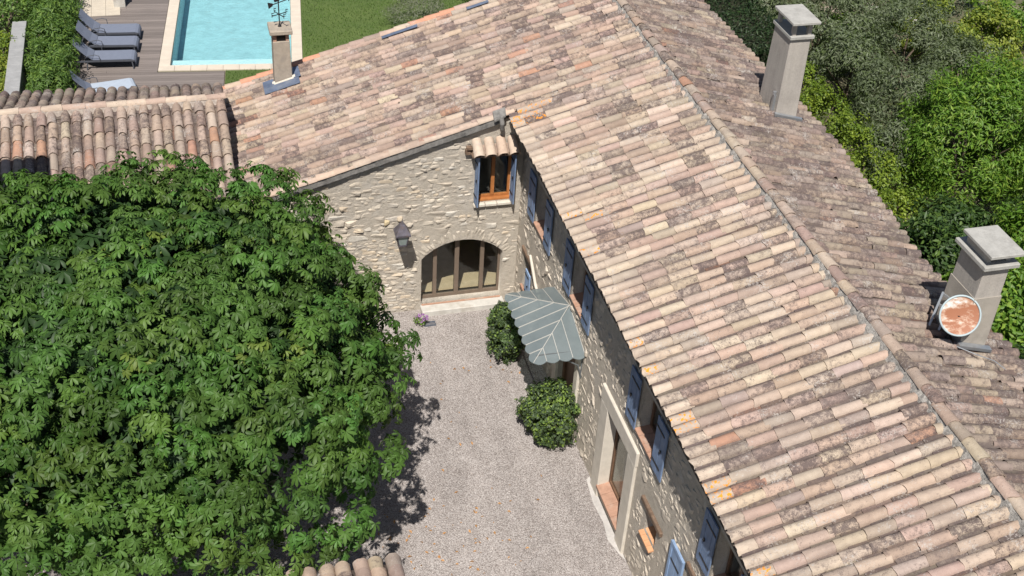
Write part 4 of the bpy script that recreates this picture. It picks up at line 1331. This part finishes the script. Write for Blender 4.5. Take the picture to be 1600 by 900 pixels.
# dry fallen leaves
n = 120
fx = np.concatenate([gg.normal(-3.3, .75, 90), gg.uniform(-3, -.3, 30)]); fy = np.concatenate([gg.normal(-7.6, .7, 90), gg.uniform(-7, -2, 30)])
TV, TF = simple_leaf(.5, .3); R = mats_from(np.array([[0, 0, 1.]])+gg.normal(0, .3, (n, 3)), gg.uniform(0, 6.28, n))
C = np.array((.46, .24, .10))*gg.uniform(.6, 1.2, (n, 1))
V, F, C = scatter(TV, TF, R, np.stack([fx, fy, np.full(n, .022)], 1), gg.uniform(.04, .10, n), C)
tag(link('fallen_leaves', np_mesh('fallen_leaves', V, F, LEAF2, C)), 'dry brown fallen leaves scattered on the gravel', 'leaves', kind='stuff')
# mortar apron and cement patches
def blob(cx, cy, rx, ry, n=14): return [(cx+rx*math.cos(a)*U(.75, 1.15), cy+ry*math.sin(a)*U(.75, 1.15)) for a in np.linspace(0, 2*math.pi, n, endpoint=False)]
PATCH = simple_mat('dusty_cement', (.47, .445, .42), .95, .14, 7, bump=.5)
apron = [(-.10, -6.25), (-.17, -6.9), (-.13, -7.5), (-.19, -7.9), (-.09, -8.3), (-.01, -8.5), (-.01, -6.2)]
sheet('mortar_apron', apron, .012, PATCH)
# drain
dr = empty('drain_grate', (-2.22, -.60, 0), 'small grey metal drain grate set in the gravel', 'drain grate')
mb = MB(); mb.box((-2.36, -.68, .004), (-2.08, -.66, .03)); mb.box((-2.36, -.54, .004), (-2.08, -.52, .03)); mb.box((-2.36, -.66, .004), (-2.34, -.54, .03)); mb.box((-2.10, -.66, .004), (-2.08, -.54, .03)); mb.build('frame', RUSTPLATE, dr)
for k in range(7):
    mb = MB(); x = -2.33+k*.033; mb.box((x, -.66, .006), (x+.018, -.54, .024)); mb.build('slat', RUSTPLATE, dr)

# ------------------------------------------------------------------ outbuilding between courtyard and pool
PR = dict(x0=-13.4, x1=-6.37, yr=2.85, zr=4.6, yf=-.5, s=.3)
ph_ = empty('outbuilding', (-9.9, 2.2, 0), 'low outbuilding with ribbed tile roof between courtyard and pool deck', 'building')
mb = MB(); yb = 4.55
mb.prism([(PR['x0'], PR['yf']+.2, -.1), (PR['x0'], yb-.25, -.1), (PR['x0'], yb-.25, 4.6-.3*(yb-.25-2.85)-.22), (PR['x0'], 2.85, 4.38), (PR['x0'], PR['yf']+.2, 4.6-.3*(2.85-PR['yf']-.2)-.22)], (PR['x1']-PR['x0']-.1, 0, 0))
mb.build('wall', MORTAR, ph_)
axf = np.array([0, 1., .3]); axf /= np.linalg.norm(axf); upf = np.array([0, -.3, 1.]); upf /= np.linalg.norm(upf)
axb = np.array([0, -1., .3]); axb /= np.linalg.norm(axb); upb_ = np.array([0, .3, 1.]); upb_ /= np.linalg.norm(upb_)
ybk = lambda x: np.interp(x, [-11.4, -6.3], [5.05, 4.25])
mb = MB()
mb.prism([(PR['x0'], PR['yf']+.05, 4.6-.3*(2.85-PR['yf']-.05)-.08), (PR['x1']-.02, PR['yf']+.05, 4.6-.3*(2.85-PR['yf']-.05)-.08), (PR['x1']-.02, 2.85, 4.52), (PR['x0'], 2.85, 4.52)], (0, 0, -.1))
mb.prism([(PR['x0'], 2.852, 4.52), (PR['x1']-.02, 2.852, 4.52), (PR['x1']-.02, ybk(-6.3)-.05, 4.6-.3*(ybk(-6.3)-2.9)-.08), (PR['x0'], ybk(-11.4)+.2, 4.6-.3*(ybk(-11.4)-2.6)-.08)], (0, 0, -.1))
proof = mb.build('roof', UNDER, ph_)
SX = np.array([-1., 0, 0])
colsP = np.arange(PR['x1']-.10, -12.4, -PITCH)
lp = []
lowP = lambda c: np.array([c, PR['yf'], 4.6-.3*(2.85-PR['yf'])]); lenP = lambda c: (2.85-PR['yf'])*math.hypot(1, .3)-.10
lowQ = lambda c: np.array([c, ybk(c), 4.6-.3*(ybk(c)-2.85)]); lenQ = lambda c: (ybk(c)-2.85)*math.hypot(1, .3)-.10
lp += slope_tiles(colsP, lowP, axf, upf, SX, lenP, PW_P, (.3, .65, .2), base_off=-.07, r0=.112, r1=.09, gain=.92)
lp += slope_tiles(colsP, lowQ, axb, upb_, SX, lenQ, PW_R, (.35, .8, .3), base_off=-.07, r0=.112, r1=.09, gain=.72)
pieces_emit('roof_tile', 'roof_tile_field', lp, TILE, proof, 300, True)
channels(colsP, lowP, axf, upf, SX, lenP, proof); channels(colsP, lowQ, axb, upb_, SX, lenQ, proof)
rp = []; x = PR['x1']+.02
while x > -12.4:
    e = rng.uniform(.42, .5); cc = np.array([*(PAL[rng.choice([0, 2, 4, 1, 3])]*rng.uniform(.9, 1.05)), rng.uniform(0, .35)])
    rp.append(canal((x, 2.85, 4.58), SX, np.array([0, 0, 1.]), np.array([0, -1., 0]), e+.04, .10, .09, cc, 0, hfac=.9, lift=.012)); x -= e
pieces_emit('ridge_tile', 'ridge_tile_row', rp, TILE, proof, 300, True)
V = []; F = []
xx = np.arange(PR['x1']-.03, -12.6, -.08); prof = [(-.17, -.08), (-.11, .0), (0, .05), (.11, .0), (.17, -.08)]
for x in xx:
    for dy, dz in prof: V.append((x, 2.85+dy+rng.normal(0, .012), 4.6-.3*abs(dy)+dz+rng.normal(0, .007)))
m = len(prof)
for i in range(len(xx)-1):
    for k in range(m-1): F.append((i*m+k, i*m+k+1, (i+1)*m+k+1, (i+1)*m+k))
link('ridge_mortar', np_mesh('ridge_mortar', V, F, simple_mat('pale_ridge_mortar', (.34, .29, .25), .95, .25, 14, bump=.8)), proof)

# taller wing to the left, out of the picture, that throws the shade on the outbuilding's roof
tw = empty('tall_wing', (-13.2, -2.8, 0), 'taller stone wing standing left of the outbuilding', 'building')
mb = MB(); mb.box((-15.4, -4.3, -.1), (-11.48, -1.57, 9.1)); mb.build('wall', MORTAR, tw)
mb = MB(); mb.box((-15.5, -4.4, 9.102), (-11.42, -1.52, 9.22)); mb.build('roof', UNDER, tw)

# roof at the bottom edge of the picture
fb = empty('front_shed', (-7.0, -11.5, 0), 'roof edge of rounded clay tiles at the bottom edge under the tree', 'building')
mb = MB(); mb.box((-9.2, -13.4, -.1), (-4.95, -10.45, 2.72)); mb.build('wall', MORTAR, fb)
mb = MB(); mb.prism([(-9.3, -10.06, 2.90), (-4.86, -10.06, 2.90), (-4.86, -13.4, 3.90), (-9.3, -13.4, 3.90)], (0, 0, -.1)); fr_ = mb.build('roof', UNDER, fb)
axs = np.array([0, -1., .3]); axs /= np.linalg.norm(axs); ups = np.array([0, .3, 1.]); ups /= np.linalg.norm(ups)
colsS = np.arange(-4.84, -9.2, -.268)
lowS = lambda c: np.array([c, -9.98-.05*(c+4.8)*-.0, 2.97]); lenS = lambda c: 3.3
sp = slope_tiles(colsS, lowS, axs, ups, np.array([1., 0, 0]), lenS, PW_B, (.1, .45, .15), r0=.128, r1=.108, base_off=-.07, gain=.95)
pieces_emit('roof_tile', 'roof_tile_field', sp, TILE, fr_, 300, True)

# ------------------------------------------------------------------ pool
pool = empty('swimming_pool', (*PQ(2.2, 5), 0), 'rectangular turquoise swimming pool with pale stone coping', 'swimming pool')
def quv(mb, u0, u1, v0, v1, z0, z1):
    mb.prism([(*PQ(u0, v0), z0), (*PQ(u1, v0), z0), (*PQ(u1, v1), z0), (*PQ(u0, v1), z0)], (0, 0, z1-z0))
mb = MB(); quv(mb, .30, 4.19, .30, PLEN-.30, -.95, -.87); mb.build('basin_floor', POOLBED, pool)
mb = MB()
quv(mb, .30, .345, .30, PLEN-.3, -.868, .012); quv(mb, 4.145, 4.19, .30, PLEN-.3, -.868, .012); quv(mb, .346, 4.144, .30, .345, -.868, .012); quv(mb, .346, 4.144, PLEN-.345, PLEN-.30, -.868, .012)
mb.build('basin_wall', POOLBED, pool)
mb = MB(); quv(mb, .347, 4.143, .347, .98, -.866, -.115); mb.build('entry_step', POOLWALL, pool)
mb = MB(); quv(mb, .347, 4.143, .347, PLEN-.347, -.075, -.07); mb.build('water', WATER, pool)
def slab(u0, u1, v0, v1):
    mb = MB(); quv(mb, u0+.003, u1-.003, v0+.003, v1-.003, -.03, .045); mb.build('coping_slab', COPING, pool, bevel=.006)
k = 0.0
while k < 4.49-.01:
    slab(k, k+.499, 0, .35); slab(k, k+.499, PLEN-.35, PLEN); k += .499
k = .35
nn_ = 19; stp = (PLEN-.7)/nn_
for i in range(nn_):
    slab(0, .35, .35+i*stp, .35+(i+1)*stp); slab(4.14, 4.49, .35+i*stp, .35+(i+1)*stp)

# deck boards
V = []
dk = MB(); v = -3.1
while v < 12:
    c0 = np.array((.195, .165, .15))*U(.82, 1.15)
    ue = 2.05 if v < -.13 else -.012
    us = -4.3
    cut = U(-3, -1)
    for a, b in ((us, cut), (cut+.006, ue)):
        cc = (*(c0*U(.94, 1.06)), 1)
        dk.prism([(*PQ(a, v), .006), (*PQ(b, v), .006), (*PQ(b, v+.132), .006), (*PQ(a, v+.132), .006)], (0, 0, .028+U(0, .003)), cc)
    v += .143
tag(dk.build('deck', DECK), kind='structure')
pv = MB()
for i in range(3):
    for j in range(5): pv.box((-10.45+i*.47, 17.75+j*.5, .03), (-10.45+i*.47+.46, 17.75+j*.5+.49, .05))
tag(pv.build('paving', PAVING), kind='structure')
pier = empty('stone_pier', (-9.0, 18.6, 0), 'square pale stone pier at the back of the pool deck', 'pier')
mb = MB(); mb.box((-9.24, 18.35, .03), (-8.86, 18.95, .75)); mb.build('shaft', LIMEGREY, pier, bevel=.01)
mb = MB(); mb.box((-9.27, 18.32, .752), (-8.83, 18.98, .81)); mb.build('cap', LIME, pier, bevel=.01)


def lounger(foot, ang, label, mat, back=.62, towel=False):
    """foot = middle of the foot end on the deck; axis runs from foot to head"""
    o = empty('sun_lounger', (*foot, .03), label, 'sun lounger', 'sun loungers on the pool deck')
    c, s = math.cos(ang), math.sin(ang)
    A = np.array([(c, s, 0), (-s, c, 0), (0, 0, 1)]); B = np.array([*foot, .034])
    def bx(m, lo, hi): m.box(lo, hi, ax=A, o=B)
    def P3(x, y, z): return np.array([x, y, z]) @ A+B
    W = .32
    m = MB()
    prof = [(0, .16), (.015, .25), (.06, .315), (.14, .34), (.7, .335), (1.28, .34)]
    for (x0, z0), (x1, z1) in zip(prof[:-1], prof[1:]): m.prism([P3(x0, -W, z0), P3(x1, -W, z1), P3(x1, W, z1), P3(x0, W, z0)], (0, 0, .02))
    m.build('seat', mat, o)
    m = MB(); bk = [(1.285, .345), (1.45, .46), (1.65, .68), (1.82, .90)]
    for (x0, z0), (x1, z1) in zip(bk[:-1], bk[1:]): m.prism([P3(x0, -W, z0), P3(x1, -W, z1), P3(x1, W, z1), P3(x0, W, z0)], (0, 0, .025))
    m.build('backrest', SLING, o)
    m = MB()
    for sy in (-1, 1): m.bar(P3(.03, sy*W, .30), P3(1.75, sy*W, .30), .035, .045)
    m.bar(P3(1.75, -W, .30), P3(1.75, W, .30), .035); m.build('frame', SLING_DK, o)
    for x in (.12, 1.45):
        for sy in (-1, 1):
            m = MB(); m.bar(P3(x, sy*.31, .30), P3(x+(.04 if x > 1 else -.03), sy*.31, 0), .035); m.build('leg', SLING_DK, o)
    for sy in (-1, 1):
        m = MB(); m.tube([P3(1.05, sy*.34, .30), P3(1.08, sy*.36, .50), P3(1.2, sy*.36, .54), P3(1.4, sy*.36, .50), P3(1.5, sy*.34, .42)], .012, 6); m.build('armrest', SLING_DK, o)
    m = MB(); m.bar(P3(1.58, 0, .56), P3(1.40, 0, .30), .025); m.build('backrest_strut', SLING_DK, o)
    return o


hd = math.pi-.10
lounger((-8.40, 15.9), hd, 'grey sun lounger farthest back of the three in a row', SLING)
lounger((-8.48, 14.98), hd-.02, 'grey sun lounger in the middle of the row of three', SLING)
lounger((-8.57, 13.98), hd+.01, 'grey sun lounger nearest the tiled roof in the row of three', SLING)
lounger((-8.62, 12.1), hd+.28, 'pale sun lounger half hidden behind the tiled ridge', CLOTH)

# garden wall on the left with planting
gw = empty('garden_wall', (-11.95, 12, 0), 'low rendered garden wall with grey stone coping left of the hedge', 'wall')
mb = MB(); mb.box((-12.12, 7, 0), (-11.82, 15.5, .95)); mb.build('wall_body', PALEWALL, gw)
for k in range(17):
    mb = MB(); mb.box((-12.2, 7+k*.5+.004, .952), (-11.78, 7.5+k*.5-.004, 1.03)); mb.build('coping_stone', WALLCAP, gw, bevel=.008)
names = ['nearest the tiled roof', 'second from the tiled roof', 'third from the tiled roof', 'beside the middle lounger', 'beside the farthest lounger', 'at the top edge of the picture']
for i, (x, y, rx, h) in enumerate([(-10.95, 11.6, .62, 1.25), (-11.05, 12.9, .68, 1.4), (-11.0, 14.2, .72, 1.45), (-11.0, 15.5, .70, 1.5), (-10.95, 16.8, .72, 1.5), (-11.1, 18.4, .85, 1.7)]):
    shrub('oleander', 'long-leaved green oleander bush '+names[i], 'bush', x, y, h*.52, (rx, .80, h*.55), 3600, .17, 'oleander', 60+i, ratio=.20, clumps=70, spread=.36, amp=.12, lower=-.8, group='oleanders between garden wall and deck')
for i, (x, y, k, r, h, lb) in enumerate([(-12.75, 11.5, 'yellow', .7, 1.1, 'yellow-green shrub behind the near end of the garden wall'), (-12.75, 13.0, 'yellow', .75, 1.15, 'yellow-green shrub behind the middle of the garden wall'), (-12.7, 14.5, 'lime', .7, 1.1, 'lime-green shrub behind the far part of the garden wall'), (-12.5, 16.6, 'oleander', 1.1, 1.7, 'dark olive-green bush past the end of the garden wall'), (-12.9, 18.7, 'bright', 1.2, 1.6, 'mid-green bush in the top left corner of the picture'), (-11.9, 19.6, 'oleander', 1.0, 1.5, 'loose green bush at the top edge behind the oleanders')]):
    shrub('shrub', lb, 'bush', x, y, h*.52, (r, r, h*.55), 3000, .10, k, 80+i, ratio=.5, clumps=70, spread=.32, amp=.14, lower=-.8)
shrub('lavender_bush', 'silvery grey-green shrub on the lawn behind the roof', 'bush', .75, 15.6, .55, (1.05, .8, .62), 4200, .11, 'grey', 95, ratio=.14, clumps=80, spread=.34, amp=.12, lower=-.3, trunk=False)
shrub('shrub', 'small dark green shrub on the lawn at the top edge', 'bush', 3.5, 17.2, .6, (.9, .8, .7), 2600, .1, 'dark', 96, clumps=60, spread=.3)

# ------------------------------------------------------------------ garden on the right
def hedge_box(name, label, x0, x1, y0, y1, h, n, size, kind, seed, ratio=.35):
    g = np.random.default_rng(seed); o = empty(name, ((x0+x1)/2, (y0+y1)/2, 0), label, 'hedge')
    L = [(x1-x0)*(y1-y0), (y1-y0)*h, (x1-x0)*h, (y1-y0)*h]; w = np.array(L)/sum(L); f = g.choice(4, n, p=w)
    u, v = g.random(n), g.random(n); P = np.zeros((n, 3)); N_ = np.zeros((n, 3))
    for k in range(4):
        m = f == k
        if k == 0: P[m] = np.stack([x0+(x1-x0)*u[m], y0+(y1-y0)*v[m], np.full(m.sum(), h)], 1); N_[m] = (0, 0, 1)
        if k == 1: P[m] = np.stack([np.full(m.sum(), x0), y0+(y1-y0)*u[m], h*v[m]], 1); N_[m] = (-1, 0, 0)
        if k == 2: P[m] = np.stack([x0+(x1-x0)*u[m], np.full(m.sum(), y0), h*v[m]], 1); N_[m] = (0, -1, 0)
        if k == 3: P[m] = np.stack([np.full(m.sum(), x1), y0+(y1-y0)*u[m], h*v[m]], 1); N_[m] = (1, 0, 0)
    b = sum(np.sin(P @ (g.normal(0, 1, 3)*k)+g.uniform(0, 6)) for k in (1.5, 2.5, 4, 5, 7, 9))/3
    P += N_*(b*.13+g.normal(0, .07, n)-.05)[:, None]
    cl = np.array(GREENS[kind]); C = cl[g.integers(0, 3, n)]*g.uniform(.7, 1.3, (n, 1))*(1+.25*b[:, None])
    TV, TF = simple_leaf(ratio)
    V, F, C = scatter(TV, TF, mats_from(N_+g.normal(0, .55, (n, 3)), g.uniform(0, 6.28, n)), P, size*g.uniform(.7, 1.3, n), np.clip(C, .005, 1))
    base = np.array([(x0+x1)/2, (y0+y1)/2, 0])
    link('foliage', np_mesh('foliage', V-base, F, LEAF2, C), o, base)
    mb = MB(); mb.box((x0+.22, y0+.22, 0), (x1-.22, y1-.22, h-.25)); mb.build('branches', simple_mat('hedge_twigs', (.025, .028, .014), .95, .3, 9) if 'hedge_twigs' not in bpy.data.materials else bpy.data.materials['hedge_twigs'], o)
    return o


hedge_box('conifer_hedge', 'tall dark green conifer hedge behind the ridge at the top', 8.0, 10.2, 6.2, 16.5, 3.1, 30000, .12, 'conifer', 101)
for i, (x, y, r, h) in enumerate([(10.9, 7.3, .95, 2.0), (10.75, 5.3, 1.05, 2.1), (10.65, 3.4, 1.1, 2.15), (10.45, 1.6, 1.1, 2.1), (10.2, -.1, 1.05, 2.0)]):
    shrub('lime_shrub', 'yellow-green clipped shrub beside the roof, '+['just behind the tall chimney', 'second from the tall chimney', 'third from the tall chimney', 'fourth from the tall chimney', 'farthest down the roof edge'][i], 'bush', x, y, h*.5, (r*.85, r*1.1, h*.52), 5200, .085, 'lime', 110+i, ratio=.6, clumps=120, spread=.24, amp=.07, lower=-.9, bright=.15, group='clipped shrubs along the garden side of the house')
for i, (x, y, zc, r, lb) in enumerate([
        (12.6, 9.6, 1.9, 1.35, 'grey-green olive tree at the top right of the tall chimney cap'), (12.4, 7.0, 1.9, 1.35, 'grey-green olive tree right of the tall chimney'),
        (12.9, 4.6, 1.9, 1.35, 'grey-green olive tree left of the bright green tree'), (15.3, 8.6, 1.9, 1.5, 'grey-green olive tree in the middle of the garden'),
        (15.6, 5.9, 1.9, 1.3, 'dark grey-green olive tree above the bright green tree'), (11.7, 2.6, 1.5, 1.05, 'small grey-green olive beside the yellow-green shrubs'),
        (15.2, 11.8, 1.7, 1.4, 'grey-green olive tree at the top edge of the garden'), (11.6, 12.2, 1.8, 1.3, 'grey-green olive beside the dark conifer hedge')]):
    shrub('olive_tree', lb, 'tree', x, y, zc, (r, r, r*.86), 8500, .135, 'olive', 130+i, ratio=.30, clumps=46, spread=.34, amp=.32, lower=-.75, bright=.3, group='olive trees in the garden')
shrub('laurel_tree', 'bright green bushy tree at the right edge above the chimney', 'tree', 13.0, 1.6, 2.4, (1.7, 1.75, 2.2), 22000, .16, 'bright', 153, ratio=.26, clumps=120, spread=.28, amp=.22, lower=-.8)
for i, (x, y, zc, r, k, lb) in enumerate([
        (17.6, 10.6, .9, 1.2, 'yellow', 'yellow-green shrub in the top right of the garden'), (19.4, 10.0, .9, 1.2, 'yellow', 'yellow-green shrub near the top right corner'),
        (21.0, 11.2, .9, 1.2, 'bright', 'green shrub in the top right corner'), (17.0, 7.6, .9, 1.0, 'yellow', 'pale yellow-green shrub right of the middle olive'),
        (18.6, 7.2, .7, .9, 'yellow', 'loose yellow-green shrub at the right edge'), (14.0, 10.4, .7, .8, 'bright', 'small light green shrub between the olives'), (20.5, 14.5, .9, 1.3, 'bright', 'green shrub beyond the garden at the top edge')]):
    shrub('shrub', lb, 'bush', x, y, zc, (r, r, zc*1.05), 5000, .13, k, 160+i, ratio=.5, clumps=40, spread=.34, amp=.3, lower=-.6)
for i, (x, y, zc, r, k, lb) in enumerate([
        (9.3, -2.6, 1.5, 1.2, 'dark', 'dark green bush in the shade beside the roof edge'), (10.9, -1.6, 1.2, 1.1, 'dark', 'low shade-darkened bush left of the broad chimney cap'),  # dark leaf colour stands in for the deep shade in this corner
        (9.6, -5.2, 1.8, 1.4, 'bright', 'leafy green bush behind the broad chimney'), (11.6, -4.0, 1.9, 1.5, 'bright', 'leafy green bush at the right edge beside the chimney cap'), (9.0, -8.2, 1.9, 1.4, 'dark', 'dark leafy bush at the right edge below the chimney cap')]):
    shrub('leafy_bush', lb, 'bush', x, y, zc, (r, r, zc*.95), 8000, .17, k, 180+i, ratio=.42, clumps=80, spread=.34, amp=.2, lower=-.85)
for i, (x, y, zc, r, k, lb) in enumerate([
        (15.6, 3.4, 1.6, 1.4, 'olive', 'grey-green bush at the right edge beside the bright green tree'), (15.3, .7, 1.4, 1.3, 'bright', 'mid-green bush at the right edge below the bright green tree'),
        (14.0, -1.2, 1.3, 1.2, 'dark', 'dark bush at the right edge above the broad chimney'), (12.9, -2.6, 1.6, 1.2, 'bright', 'loose light green bush beside the broad chimney cap'), (17.6, 4.6, 1.2, 1.2, 'olive', 'low grey-green bush at the far right edge')]):
    shrub('garden_bush', lb, 'bush', x, y, zc, (r, r, zc*.95), 6000, .14, k, 200+i, ratio=.35, clumps=70, spread=.33, amp=.2, lower=-.8)
gp = empty('garden_edging', (19.5, 13.5, 0), 'grey stone edging beside bare earth at the top right', 'edging')
for k in range(6):
    mb = MB(); mb.box((0, 0, 0), (.9, .22, .14), ax=np.array([(.62, -.78, 0), (.78, .62, 0), (0, 0, 1)]), o=np.array([17.2+k*.57, 15.0-k*.72, 0])); mb.build('stone', LIMEGREY, gp, bevel=.01)
